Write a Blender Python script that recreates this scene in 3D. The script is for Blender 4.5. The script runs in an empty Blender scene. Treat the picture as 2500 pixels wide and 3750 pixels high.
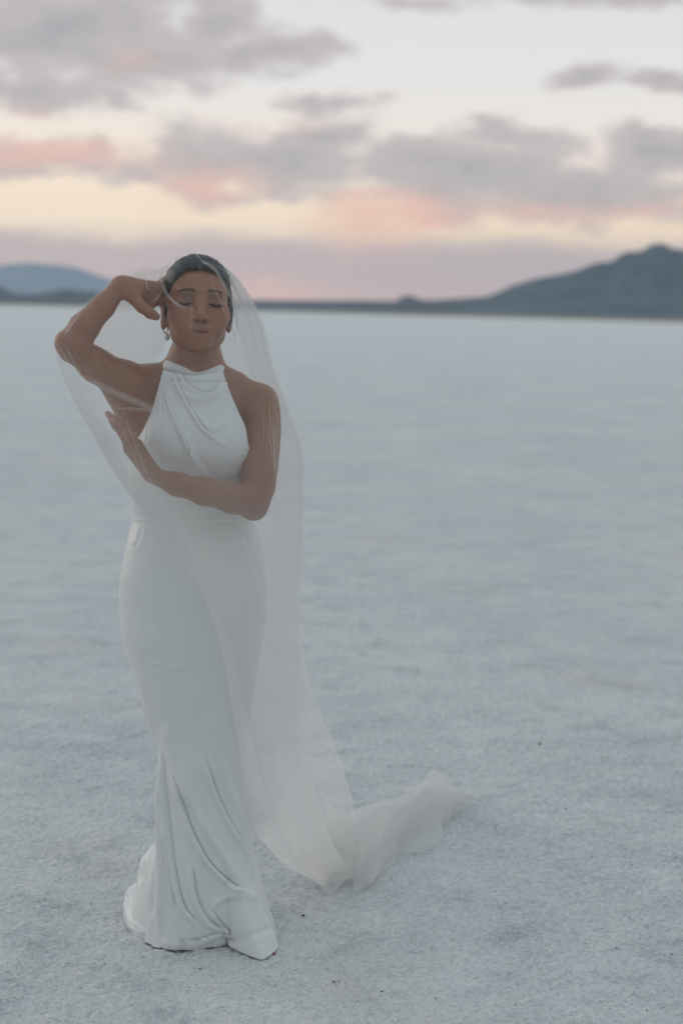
import bpy, math, random
import numpy as np
from mathutils import Vector, Matrix
from mathutils.bvhtree import BVHTree

R = math.radians
scene = bpy.context.scene
COL = scene.collection
rng = np.random.default_rng(7)

# ------------------------------------------------------------------ camera
W0, H0 = 2500.0, 3750.0                      # photograph pixels
FPX = 50.0 / 36.0 * H0                       # 50 mm lens, 36 mm tall frame
PITCH, ROLL = R(8.03), R(1.35)
CAM = np.array([0.0, -3.35, 1.50])
_F = np.array([0, math.cos(PITCH), -math.sin(PITCH)])
_U0 = np.array([0, math.sin(PITCH), math.cos(PITCH)])
_R0 = np.array([1.0, 0, 0])
_RT = _R0 * math.cos(ROLL) + _U0 * math.sin(ROLL)
_UP = _U0 * math.cos(ROLL) - _R0 * math.sin(ROLL)

cam_data = bpy.data.cameras.new('camera')
cam = bpy.data.objects.new('camera', cam_data)
COL.objects.link(cam)
scene.camera = cam
cam_data.sensor_fit = 'VERTICAL'
cam_data.sensor_height = 36.0
cam_data.lens = 50.0
cam_data.clip_start = 0.05
cam_data.clip_end = 90000.0
cam_data.dof.use_dof = True
cam_data.dof.focus_distance = 3.28
cam_data.dof.aperture_fstop = 2.2
M = Matrix.Identity(4)
for i in range(3):
    M[i][0] = _RT[i]; M[i][1] = _UP[i]; M[i][2] = -_F[i]; M[i][3] = CAM[i]
cam.matrix_world = M

def ray(px, py):
    d = _F + (px - W0 / 2) / FPX * _RT - (py - H0 / 2) / FPX * _UP
    return d
def P(px, py, Y):
    """photo pixel -> point on the plane y = Y"""
    d = ray(px, py); t = (Y - CAM[1]) / d[1]
    return CAM + d * t
def G(px, py, z=0.0):
    """photo pixel -> point on the ground"""
    d = ray(px, py); t = (z - CAM[2]) / d[2]
    return CAM + d * t
def azel(px, py):
    d = ray(px, py); d = d / np.linalg.norm(d)
    return math.degrees(math.atan2(d[0], d[1])), math.degrees(math.asin(d[2]))

# ------------------------------------------------------------------ light
scene.view_settings.view_transform = 'Standard'
scene.view_settings.look = 'None'
scene.view_settings.exposure = 0.0
scene.view_settings.gamma = 1.0
scene.view_settings.use_curve_mapping = False
scene.cycles.use_denoising = True
scene.cycles.max_bounces = 10
scene.cycles.diffuse_bounces = 4
scene.cycles.transparent_max_bounces = 40
scene.cycles.volume_bounces = 1
scene.cycles.caustics_reflective = False
scene.cycles.caustics_refractive = False
scene.cycles.sample_clamp_indirect = 8.0

SUN_AZ, SUN_EL = -62.0, 9.0                  # behind the bride, to the left of the frame
sun_data = bpy.data.lights.new('sun', 'SUN')
sun = bpy.data.objects.new('sun', sun_data)
COL.objects.link(sun)
sun_data.energy = 0.5
sun_data.angle = R(40)
sun_data.color = (1.0, 0.80, 0.66)
_sd = Vector((math.sin(R(SUN_AZ)) * math.cos(R(SUN_EL)), math.cos(R(SUN_AZ)) * math.cos(R(SUN_EL)), math.sin(R(SUN_EL))))
sun.rotation_euler = _sd.to_track_quat('Z', 'Y').to_euler()

class NT:
    """tiny node-tree helper"""
    def __init__(self, tree):
        self.t = tree; self.n = tree.nodes; self.l = tree.links
    def node(self, kind, **kw):
        n = self.n.new(kind)
        for k, v in kw.items(): setattr(n, k, v)
        return n
    def put(self, sock, v):
        if isinstance(v, bpy.types.NodeSocket): self.l.new(v, sock)
        elif v is not None: sock.default_value = v
    def math(self, op, a, b=None, c=None, clamp=False):
        n = self.node('ShaderNodeMath', operation=op, use_clamp=clamp)
        for i, v in enumerate((a, b, c)): self.put(n.inputs[i], v)
        return n.outputs[0]
    def vmath(self, op, a, b=None):
        n = self.node('ShaderNodeVectorMath', operation=op)
        self.put(n.inputs[0], a); self.put(n.inputs[1], b)
        return n.outputs['Value'] if op in ('DOT_PRODUCT', 'LENGTH') else n.outputs[0]
    def smooth(self, v, lo, hi, a=0.0, b=1.0):
        n = self.node('ShaderNodeMapRange', interpolation_type='SMOOTHSTEP')
        for i, x in enumerate((v, lo, hi, a, b)): self.put(n.inputs[i], x)
        return n.outputs[0]
    def lin(self, v, lo, hi, a=0.0, b=1.0):
        n = self.node('ShaderNodeMapRange')
        for i, x in enumerate((v, lo, hi, a, b)): self.put(n.inputs[i], x)
        return n.outputs[0]
    def noise(self, vec, scale, detail=4, rough=0.55, dist=0.0, color=False):
        n = self.node('ShaderNodeTexNoise')
        self.put(n.inputs['Vector'], vec)
        n.inputs['Scale'].default_value = scale; n.inputs['Detail'].default_value = detail
        n.inputs['Roughness'].default_value = rough; n.inputs['Distortion'].default_value = dist
        return n.outputs['Color'] if color else n.outputs['Fac']
    def mix(self, f, a, b, blend='MIX'):
        n = self.node('ShaderNodeMix', data_type='RGBA', blend_type=blend)
        self.put(n.inputs[0], f)
        self.put(n.inputs[6], (*a, 1) if isinstance(a, tuple) and len(a) == 3 else a)
        self.put(n.inputs[7], (*b, 1) if isinstance(b, tuple) and len(b) == 3 else b)
        return n.outputs[2]
    def ramp(self, f, stops, interp='EASE'):
        n = self.node('ShaderNodeValToRGB'); cr = n.color_ramp; cr.interpolation = interp
        while len(cr.elements) < len(stops): cr.elements.new(0.5)
        for e, (p, c) in zip(cr.elements, stops):
            e.position = p; e.color = (*c, 1)
        self.put(n.inputs[0], f)
        return n.outputs[0]
    def xyz(self, v):
        n = self.node('ShaderNodeSeparateXYZ'); self.put(n.inputs[0], v); return n.outputs
    def comb(self, x, y, z):
        n = self.node('ShaderNodeCombineXYZ')
        for i, v in enumerate((x, y, z)): self.put(n.inputs[i], v)
        return n.outputs[0]

# ------------------------------------------------------------------ dusk sky
world = bpy.data.worlds.new('World'); scene.world = world
world.use_nodes = True
w = NT(world.node_tree); w.n.clear()
tc = w.node('ShaderNodeTexCoord')
dirv = w.vmath('NORMALIZE', tc.outputs['Generated'])
dx, dy, dz = w.xyz(dirv)[:3]
el = w.math('MULTIPLY', w.math('ARCSINE', dz), 180 / math.pi)
az = w.math('MULTIPLY', w.math('ARCTAN2', dx, dy), 180 / math.pi)
# clear air: afterglow low over the horizon, paling upward, blue overhead
f = w.math('POWER', w.math('DIVIDE', w.math('MAXIMUM', el, 0.0), 90.0, clamp=True), 0.5)
def fe(e): return math.sqrt(e / 90.0)
clear = w.ramp(f, [(fe(0), (0.62, 0.47, 0.46)), (fe(1.6), (0.70, 0.55, 0.51)), (fe(3.6), (1.05, 0.83, 0.60)),
                   (fe(6.0), (0.97, 0.85, 0.76)), (fe(9.0), (0.84, 0.82, 0.80)), (fe(14), (0.73, 0.74, 0.745)),
                   (fe(35), (0.62, 0.69, 0.735)), (fe(90), (0.58, 0.69, 0.765))], 'LINEAR')
toward = w.vmath('DOT_PRODUCT', dirv, (math.sin(R(-20)), math.cos(R(-20)), 0.0))
away = w.math('MULTIPLY', w.smooth(toward, 0.75, -0.6), w.smooth(dz, 0.95, 0.3))
clear = w.mix(away, clear, w.mix(0.75, clear, (0.175, 0.22, 0.25)))
sky = w.node('ShaderNodeTexSky', sky_type='NISHITA')
sky.sun_disc = False
sky.sun_elevation = R(SUN_EL); sky.sun_rotation = R(SUN_AZ)
sky.air_density = 1.0; sky.dust_density = 2.0; sky.ozone_density = 2.0
nish = w.mix(1.0, sky.outputs[0], (0.004, 0.004, 0.004), 'MULTIPLY')
clear = w.mix(1.0, clear, nish, 'ADD')
sunside = w.smooth(w.vmath('DOT_PRODUCT', dirv, (math.sin(R(-20)), math.cos(R(-20)), 0.06)), 0.93, 0.997)
clear = w.mix(w.math('MULTIPLY', sunside, w.smooth(el, 9.0, 2.0)), clear, (1.10, 0.90, 0.68))

# clouds: warped soft bodies where the photograph has them, open noise elsewhere
wq = w.comb(w.math('MULTIPLY', az, 0.055), w.math('MULTIPLY', el, 0.13), 0.0)
wn = w.noise(wq, 3.2, 5, 0.6, color=True)
wx, wy, _wz = w.xyz(wn)[:3]
az2 = w.math('ADD', az, w.math('MULTIPLY', w.math('SUBTRACT', wx, 0.5), 4.2))
el2 = w.math('ADD', el, w.math('MULTIPLY', w.math('SUBTRACT', wy, 0.5), 1.8))
ae2 = w.comb(az2, el2, 0.0)
def blobs(lst):
    out = None
    s = 2500 / 1568
    for (bx, by, rx, ry, k) in lst:
        a0, e0 = azel(bx * s, by * s)
        ra = rx * s / FPX * 57.3; re = ry * s / FPX * 57.3
        n = w.node('ShaderNodeVectorMath', operation='MULTIPLY_ADD')
        w.put(n.inputs[0], ae2); n.inputs[1].default_value = (1 / ra, 1 / re, 0); n.inputs[2].default_value = (-a0 / ra, -e0 / re, 0)
        val = w.math('MULTIPLY_ADD', w.vmath('LENGTH', n.outputs[0]), -k, 1.25 * k)
        out = val if out is None else w.math('SMOOTH_MAX', out, val, 0.15)
    return out
grey = blobs([(140, 60, 370, 145, 1.05), (330, 130, 230, 85, 1.0), (610, 122, 200, 56, 1.0), (90, 205, 230, 50, .9), (480, 40, 140, 90, .9),
              (110, 350, 230, 56, .85), (590, 375, 320, 100, 1.0), (740, 232, 150, 22, .8), (750, 310, 180, 42, .9), 
              (1090, 380, 380, 95, 1.0), (1190, 305, 210, 44, .8), (1330, 440, 400, 85, 1.0), (1520, 345, 190, 66, .9), (980, 450, 260, 80, .8),
              (1360, 165, 110, 32, .8), (1530, 176, 110, 24, .9), (1380, -12, 330, 30, .9), (900, 0, 170, 22, .6), (330, 395, 150, 40, .7)])
dn = w.noise(w.comb(w.math('MULTIPLY', az, 0.10), w.math('MULTIPLY', el, 0.22), 3.0), 4.0, 7, 0.6)
body = w.math('ADD', grey, w.math('MULTIPLY', w.math('SUBTRACT', dn, 0.5), 1.9))
infr = w.math('MULTIPLY', w.smooth(w.math('ABSOLUTE', az), 24.0, 15.0), w.smooth(el, 19.0, 12.5))
infr = w.math('MULTIPLY', infr, w.math('GREATER_THAN', dy, 0.0))
rose = blobs([(120, 345, 300, 60, .8), (470, 430, 200, 70, .75), (900, 520, 200, 95, 1.4), (620, 268, 170, 36, .55), (60, 265, 160, 45, .65),
              (1180, 490, 380, 55, .7), (330, 120, 90, 45, .35), (1500, 480, 200, 45, .55)])
glow = blobs([(850, 520, 180, 80, 1.0), (640, 665, 130, 40, .7), (420, 470, 120, 40, .4)])
tint = w.smooth(w.math('ADD', rose, w.math('MULTIPLY', w.math('SUBTRACT', wx, 0.5), 0.9)), 0.05, 1.15)
def clouded(body, tint):
    """mauve grey clouds, rose and orange where the low sun still reaches, a low stratus veil on the horizon"""
    cl = w.smooth(body, 0.10, 0.72)
    ccol = w.mix(w.smooth(body, 0.6, 1.7), (0.555, 0.505, 0.50), (0.365, 0.365, 0.388))
    if tint is not None: ccol = w.mix(tint, ccol, (0.92, 0.56, 0.46))
    ccol = w.mix(away, ccol, w.mix(0.7, ccol, (0.195, 0.235, 0.265)))
    ccol = w.mix(w.smooth(el, 12.0, 40.0), ccol, (0.48, 0.56, 0.61))
    out = w.mix(w.math('MULTIPLY', cl, 0.93), clear, ccol)
    low = w.smooth(w.math('ADD', el2, w.math('MULTIPLY', w.math('SUBTRACT', dn, 0.5), 1.0)) if tint is not None else el, 3.2, 2.2)
    lowc = w.ramp(w.lin(el, 0.0, 4.0), [(0.0, (0.86, 0.53, 0.45)), (0.25, (0.70, 0.49, 0.45)), (0.6, (0.63, 0.485, 0.46)), (1.0, (0.66, 0.54, 0.51))], 'LINEAR')
    lowc = w.mix(w.math('MULTIPLY', w.smooth(az, -3.0, 11.0), 0.5), lowc, (0.54, 0.475, 0.47))
    low = w.math('MULTIPLY', low, w.math('SUBTRACT', 1.0, w.math('MULTIPLY', away, 0.85)))
    out = w.mix(w.math('MULTIPLY', low, 0.9), out, lowc)
    if tint is not None: out = w.mix(w.math('MULTIPLY', w.smooth(glow, 0.0, 1.1), 0.65), out, (0.97, 0.60, 0.46))
    bg = w.node('ShaderNodeBackground'); w.put(bg.inputs[0], out); bg.inputs[1].default_value = 1.0
    return bg.outputs[0]
flat = w.math('DIVIDE', 1.0, w.math('ADD', w.math('MAXIMUM', dz, 0.0), 0.12))
gen = w.noise(w.comb(w.math('MULTIPLY', dx, flat), w.math('MULTIPLY', dy, flat), 1.7), 1.6, 4, 0.58)
gen = w.math('MULTIPLY', w.math('SUBTRACT', gen, 0.50), 4.0)
mixs = w.node('ShaderNodeMixShader'); w.put(mixs.inputs[0], infr)
w.l.new(clouded(gen, None), mixs.inputs[1]); w.l.new(clouded(body, tint), mixs.inputs[2])
wo = w.node('ShaderNodeOutputWorld'); w.l.new(mixs.outputs[0], wo.inputs[0])
world.cycles.sampling_method = 'MANUAL'; world.cycles.sample_map_resolution = 512

# ------------------------------------------------------------------ helpers
def tag(o, label=None, cat=None, group=None, kind=None):
    if label: o['label'] = label
    if cat: o['category'] = cat
    if group: o['group'] = group
    if kind: o['kind'] = kind
    return o
def new_mat(name):
    m = bpy.data.materials.new(name); m.use_nodes = True
    t = NT(m.node_tree); t.n.clear()
    o = t.node('ShaderNodeOutputMaterial')
    return m, t, o
def principled(t, o, **kw):
    b = t.node('ShaderNodeBsdfPrincipled')
    for k, v in kw.items():
        t.put(b.inputs[k.replace('_', ' ')], (*v, 1) if isinstance(v, tuple) and len(v) == 3 else v)
    t.l.new(b.outputs[0], o.inputs[0])
    return b
def mesh_obj(name, verts, faces, mat=None, parent=None, smooth=True):
    me = bpy.data.meshes.new(name)
    verts = np.asarray(verts, dtype=np.float32).reshape(-1, 3)
    if isinstance(faces, np.ndarray):
        me.vertices.add(len(verts)); me.vertices.foreach_set('co', verts.ravel())
        n, k = faces.shape
        me.loops.add(n * k); me.loops.foreach_set('vertex_index', faces.astype(np.int32).ravel())
        me.polygons.add(n)
        me.polygons.foreach_set('loop_start', np.arange(0, n * k, k, dtype=np.int32))
        me.polygons.foreach_set('loop_total', np.full(n, k, dtype=np.int32))
        me.update(calc_edges=True); me.validate()
    else:
        me.from_pydata([tuple(map(float, v)) for v in verts], [], faces); me.update()
    if smooth: me.polygons.foreach_set('use_smooth', np.ones(len(me.polygons), dtype=bool))
    o = bpy.data.objects.new(name, me); COL.objects.link(o)
    if mat: me.materials.append(mat)
    if parent: o.parent = parent
    return o
def grid_faces(nr, nc, closed=False):
    """quads of an nr x nc vertex grid (closed: the columns wrap round)"""
    c = nc if closed else nc - 1
    i, j = np.meshgrid(np.arange(nr - 1), np.arange(c), indexing='ij')
    j2 = (j + 1) % nc
    return np.stack([i * nc + j, i * nc + j2, (i + 1) * nc + j2, (i + 1) * nc + j], -1).reshape(-1, 4)
def _hash(ix, iy, seed):
    h = (ix.astype(np.int64) * 374761393 + iy.astype(np.int64) * 668265263 + seed * 1274126177) & 0xFFFFFFFF
    h = ((h ^ (h >> 13)) * 1274126177) & 0xFFFFFFFF
    return ((h ^ (h >> 16)) & 0xFFFF) / 65535.0
def vnoise(x, y, seed=0):
    x = np.asarray(x, float); y = np.asarray(y, float)
    x, y = np.broadcast_arrays(x, y)
    ix = np.floor(x); iy = np.floor(y); fx = x - ix; fy = y - iy
    fx = fx * fx * (3 - 2 * fx); fy = fy * fy * (3 - 2 * fy)
    a = _hash(ix, iy, seed); b = _hash(ix + 1, iy, seed); c = _hash(ix, iy + 1, seed); d = _hash(ix + 1, iy + 1, seed)
    return (a * (1 - fx) + b * fx) * (1 - fy) + (c * (1 - fx) + d * fx) * fy
def fbm(x, y, oct=4, seed=0, gain=0.5):
    s = 0; a = 1; t = 0
    for o in range(oct):
        s = s + a * vnoise(x * 2 ** o, y * 2 ** o, seed + o * 17); t += a; a *= gain
    return s / t
def interp_curve(pts, n):
    """Catmull-Rom through pts (k x d), n samples, even in parameter"""
    p = np.asarray(pts, float); k = len(p)
    pp = np.vstack([2 * p[0] - p[1], p, 2 * p[-1] - p[-2]])
    t = np.linspace(0, k - 1, n); i = np.minimum(t.astype(int), k - 2); u = (t - i)[:, None]
    a, b, c, d = pp[i], pp[i + 1], pp[i + 2], pp[i + 3]
    return 0.5 * (2 * b + (c - a) * u + (2 * a - 5 * b + 4 * c - d) * u ** 2 + (3 * b - a - 3 * c + d) * u ** 3)
def pchip(x, xs, ys):
    """smooth monotone-ish interpolation of a traced table"""
    xs = np.asarray(xs, float); ys = np.asarray(ys, float)
    h = np.diff(xs); dl = np.diff(ys) / h
    m = np.zeros_like(xs)
    m[1:-1] = np.where(dl[:-1] * dl[1:] > 0, 2 * dl[:-1] * dl[1:] / (dl[:-1] + dl[1:] + 1e-12 * np.sign(dl[:-1] + dl[1:] + 1e-30)), 0)
    m[0] = dl[0]; m[-1] = dl[-1]
    x = np.clip(x, xs[0], xs[-1]); i = np.clip(np.searchsorted(xs, x) - 1, 0, len(h) - 1)
    t = (x - xs[i]) / h[i]
    return ((2 * t ** 3 - 3 * t ** 2 + 1) * ys[i] + (t ** 3 - 2 * t ** 2 + t) * h[i] * m[i] + (-2 * t ** 3 + 3 * t ** 2) * ys[i + 1] + (t ** 3 - t ** 2) * h[i] * m[i + 1])

# ------------------------------------------------------------------ salt flat: one sheet to the horizon
def spread(lo, hi, step, far, growth):
    a = list(np.arange(lo, hi, step)); s = step
    while a[-1] < far: s *= growth; a.append(a[-1] + s)
    s = step; b = [a[0]]
    while b[-1] > -far: s *= growth; b.append(b[-1] - s)
    return np.array(b[:0:-1] + a)
gx = spread(-1.15, 1.35, 0.0065, 11000, 1.07)
gy = spread(-0.75, 1.6, 0.0065, 16500, 1.055)
XX, YY = np.meshgrid(gx, gy)
def salt_height(x, y):
    d = np.hypot(x, y + 0.5)
    fine = np.clip(1.6 - d / 5, 0, 1)
    warp = 0.5 * fbm(x * 2.2, y * 2.2, 2, 91)
    h = 0.010 * (fbm(x * 3.0 + warp, y * 3.6, 3, 11) - 0.5)
    h = h + 0.012 * (fbm(x * 11, y * 12 + warp, 2, 21) - 0.5)
    c = fbm(x * 42 + 2 * warp, y * 46, 2, 31)
    h = h + fine * (0.0075 * (np.abs(c - 0.5) * 2) ** 0.8 + 0.006 * (vnoise(x * 95, y * 95, 41) - 0.5))
    und = 0.022 * (fbm(x * 0.5, y * 0.9, 3, 51) - 0.5) * np.clip((d - 1.2) / 4, 0, 1)
    return (h + und) * np.clip(1.5 - d / 200, 0, 1)
ZZ = salt_height(XX, YY)
verts = np.stack([XX, YY, ZZ], -1).reshape(-1, 3)
m_salt, t, o = new_mat('salt_crust')
tcn = t.node('ShaderNodeTexCoord').outputs['Object']
n1 = t.noise(tcn, 0.55, 5, 0.6); n2 = t.noise(tcn, 7.0, 4, 0.6); n3 = t.noise(tcn, 75.0, 3, 0.65)
n4 = t.noise(t.vmath('MULTIPLY', tcn, (0.8, 1.1, 1.0)), 4.2, 6, 0.70, 0.5)
c = t.mix(t.smooth(n1, 0.35, 0.65), (0.63, 0.645, 0.65), (0.73, 0.73, 0.72))
c = t.mix(t.math('MULTIPLY', t.smooth(n4, 0.50, 0.68), 0.62), c, (0.45, 0.475, 0.49))
c = t.mix(t.math('MULTIPLY', t.smooth(n4, 0.46, 0.34), 0.6), c, (0.80, 0.79, 0.775))
c = t.mix(t.math('MULTIPLY', t.smooth(n2, 0.55, 0.70), 0.5), c, (0.50, 0.515, 0.52))
c = t.mix(t.math('MULTIPLY', t.smooth(n3, 0.48, 0.70), 0.6), c, (0.83, 0.825, 0.81))
c = t.mix(t.math('MULTIPLY', t.smooth(n3, 0.46, 0.30), 0.5), c, (0.46, 0.475, 0.48))
wn_ = t.noise(tcn, 1.3, 3, 0.5)
c = t.mix(t.math('MULTIPLY', t.smooth(wn_, 0.58, 0.72), 0.35), c, (0.66, 0.60, 0.55))
b = principled(t, o, Base_Color=c, Roughness=0.85)
bsum = t.math('ADD', t.math('MULTIPLY', n3, 1.0), t.math('MULTIPLY', t.noise(tcn, 240.0, 2, 0.6), 0.5))
bmp = t.node('ShaderNodeBump'); bmp.inputs['Strength'].default_value = 0.9; bmp.inputs['Distance'].default_value = 0.010
t.put(bmp.inputs['Height'], bsum)
bm2 = t.node('ShaderNodeBump'); bm2.inputs['Strength'].default_value = 0.8; bm2.inputs['Distance'].default_value = 0.045
t.put(bm2.inputs['Height'], n4); t.l.new(bmp.outputs[0], bm2.inputs['Normal'])
t.l.new(bm2.outputs[0], b.inputs['Normal'])
ground = mesh_obj('salt_flat', verts, grid_faces(len(gy), len(gx)), m_salt)
tag(ground, 'white crusted salt flat reaching to the horizon', kind='structure')

# ------------------------------------------------------------------ mountains on the horizon
def ridge(name, label, prof, dist, depth, mat, seed, ncol=260, nrow=35, rough=0.12):
    """prof: (photo px, photo py of the skyline). Heights follow from the distance."""
    prof = np.array(prof, float)
    px = np.linspace(prof[0, 0], prof[-1, 0], ncol); py = pchip(px, prof[:, 0], prof[:, 1])
    cols = []
    for a, b_ in zip(px, py):
        d = ray(a, b_); s = dist / math.hypot(d[0], d[1])
        top = CAM + d * s
        cols.append((top[0], top[1], max(top[2], 2.0)))
    cols = np.array(cols)
    rad = cols[:, :2] / np.hypot(cols[:, 0], cols[:, 1])[:, None]
    V = []
    for r in np.linspace(-1, 1, nrow):
        off = r * depth
        x = cols[:, 0] + rad[:, 0] * off; y = cols[:, 1] + rad[:, 1] * off
        k = (1 - abs(r)) ** 1.25
        n = np.abs(fbm(x / depth * 5 + seed, y / depth * 5, 5, seed) - 0.5) * 2
        z = cols[:, 2] * k * (1 - (rough * 4 * n) * (1 - (1 - abs(r)) ** 3) * 0.6) + cols[:, 2] * rough * 0.2 * (fbm(x / depth * 22, y / depth * 22, 3, seed + 5) - 0.5) * k
        if abs(r) > 0.999: z = z * 0 - 3.0
        V.append(np.stack([x, y, z], -1))
    o_ = mesh_obj(name, np.array(V).reshape(-1, 3), grid_faces(nrow, ncol), mat)
    return tag(o_, label, kind='structure')
def rock_mat(name, c1, c2, sc):
    m, t, o = new_mat(name)
    tcn = t.node('ShaderNodeTexCoord').outputs['Object']
    n = t.noise(tcn, sc, 6, 0.62); n2 = t.noise(tcn, sc * 0.25, 3, 0.5)
    c = t.mix(t.smooth(n, 0.35, 0.68), c1, c2)
    c = t.mix(t.math('MULTIPLY', t.smooth(n2, 0.5, 0.7), 0.5), c, tuple(0.6 * v for v in c1))
    principled(t, o, Base_Color=c, Roughness=0.95)
    return m
m_rock = rock_mat('haze_blue_rock', (0.040, 0.066, 0.088), (0.080, 0.108, 0.130), 0.004)  # blue of the dusk haze is mixed into the rock colour
m_rock2 = rock_mat('haze_pale_rock', (0.24, 0.30, 0.36), (0.30, 0.34, 0.39), 0.002)  # paler blue: haze of the longer distance painted into the rock
m_shore = rock_mat('shore_mud', (0.22, 0.185, 0.135), (0.33, 0.28, 0.21), 0.02)
S = 2500 / 1568
ridge('mountain', 'dark blue grey desert mountain with a double peak on the right horizon',
      [(x * S, y * S) for x, y in [(860, 699), (905, 692), (922, 682), (938, 678), (955, 684), (975, 689), (1050, 686), (1110, 681), (1150, 668), (1180, 655), (1230, 640), (1290, 630), (1335, 617),
       (1370, 604), (1400, 601), (1420, 589), (1440, 578), (1462, 577), (1480, 570), (1500, 560), (1520, 561), (1545, 569), (1580, 574), (1640, 590), (1700, 575), (1800, 610), (1950, 660), (2100, 705), (2300, 742), (2420, 752)]],
      9000.0, 1500.0, m_rock, 3, 520, 61, 0.22)
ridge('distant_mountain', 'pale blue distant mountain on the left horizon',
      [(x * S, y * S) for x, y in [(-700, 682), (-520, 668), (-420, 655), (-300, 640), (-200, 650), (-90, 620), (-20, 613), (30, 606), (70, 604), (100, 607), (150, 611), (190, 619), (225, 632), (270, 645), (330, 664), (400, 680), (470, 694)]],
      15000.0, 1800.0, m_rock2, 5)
ridge('low_hills', 'low dark hills at the far left edge of the salt flat',
      [(x * S, y * S) for x, y in [(-760, 678), (-600, 664), (-450, 650), (-300, 640), (-120, 646), (-40, 650), (0, 657), (18, 667), (45, 675), (90, 674), (130, 668), (155, 665), (185, 668), (230, 672), (300, 680), (380, 688), (480, 693), (560, 696)]],
      7500.0, 700.0, m_rock, 8, 220, 25)
ridge('far_shore', 'thin dark strip of land along the middle of the horizon',
      [(x * S, y * S) for x, y in [(380, 690), (470, 690), (600, 689), (700, 690), (800, 690), (870, 691), (960, 693), (1050, 698)]],
      8200.0, 500.0, m_rock, 12, 160, 15)
# muddy shore between the salt and the hills
a0, a1 = R(-40), R(40)
th = np.linspace(a0, a1, 90)
rows = []
near_ = np.interp(np.degrees(th), [-40, -14, 0, 14, 40], [1400, 1200, 800, 480, 420]) * (1 + 0.25 * (fbm(th * 14, th * 0, 3, 66) - 0.5))
for q_, zz in ((0.0, -0.4), (0.02, 0.12), (0.15, 0.35), (0.5, 0.8), (0.85, 4.0), (1.0, -4.0)):
    rj = near_ * (1 - q_) + 9000 * q_
    rows.append(np.stack([CAM[0] + rj * np.sin(th), CAM[1] + rj * np.cos(th), np.full_like(th, zz)], -1))
shore = mesh_obj('shore', np.array(rows).reshape(-1, 3), grid_faces(len(rows), len(th)), m_shore)
tag(shore, 'beige muddy shore below the mountains', kind='structure')

# ------------------------------------------------------------------ haze
m_haze, t, o = new_mat('air')
pv = t.node('ShaderNodeVolumePrincipled')
pv.inputs['Color'].default_value = (0.68, 0.84, 1.0, 1)
pv.inputs['Density'].default_value = 3.1e-5
pv.inputs['Anisotropy'].default_value = 0.0
t.l.new(pv.outputs[0], o.inputs['Volume'])
hx, hy0, hy1, hz0, hz1 = 12800, -19000, 19000, -6.0, 640.0
hv = [(sx * hx, y, z) for z in (hz0, hz1) for y in (hy0, hy1) for sx in (-1, 1)]
haze = mesh_obj('haze', hv, [(0, 2, 3, 1), (4, 5, 7, 6), (0, 1, 5, 4), (2, 6, 7, 3), (0, 4, 6, 2), (1, 3, 7, 5)], m_haze, smooth=False)
tag(haze, 'thin bluish dusk haze over the whole flat', kind='stuff')
# ------------------------------------------------------------------ the bride: body as one blended surface
def pix(p):
    """world points (n x 3) -> photo pixels"""
    d = np.asarray(p, float) - CAM
    k = d @ _F
    return W0 / 2 + (d @ _RT) / k * FPX, H0 / 2 - (d @ _UP) / k * FPX

person = bpy.data.objects.new('person', None); COL.objects.link(person)
person.empty_display_size = 0.2
person.location = (-0.33, -0.03, 0.0)
tag(person, 'person in a white satin halter gown and long veil, one arm raised to the head', 'person')
PINV = Matrix.Translation((0.33, 0.03, 0.0))
def own(o, parent=None):
    """parent without moving: meshes are written in world metres"""
    o.parent = parent or person
    if (parent or person) is person:
        o.matrix_parent_inverse = PINV.copy()
    return o

def smin(a, b, k):
    h = np.maximum(k - np.abs(a - b), 0.0) / k
    return np.minimum(a, b) - h * h * k * 0.25
def smax(a, b, k): return -smin(-a, -b, k)
def cone(p, a, b, ra, rb):
    a = np.asarray(a, np.float32); b = np.asarray(b, np.float32)
    ab = b - a; L = float(ab @ ab) + 1e-12
    px_, py_, pz_ = p[0] - a[0], p[1] - a[1], p[2] - a[2]
    t = np.clip((px_ * ab[0] + py_ * ab[1] + pz_ * ab[2]) / L, 0, 1)
    return np.sqrt((px_ - t * ab[0]) ** 2 + (py_ - t * ab[1]) ** 2 + (pz_ - t * ab[2]) ** 2) - (ra + t * (rb - ra))
def ell(p, c, r):
    x, y, z = (p[0] - c[0]) / r[0], (p[1] - c[1]) / r[1], (p[2] - c[2]) / r[2]
    k0 = np.sqrt(x * x + y * y + z * z)
    x, y, z = x / r[0], y / r[1], z / r[2]
    k1 = np.sqrt(x * x + y * y + z * z) + 1e-9
    return k0 * (k0 - 1.0) / k1

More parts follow.
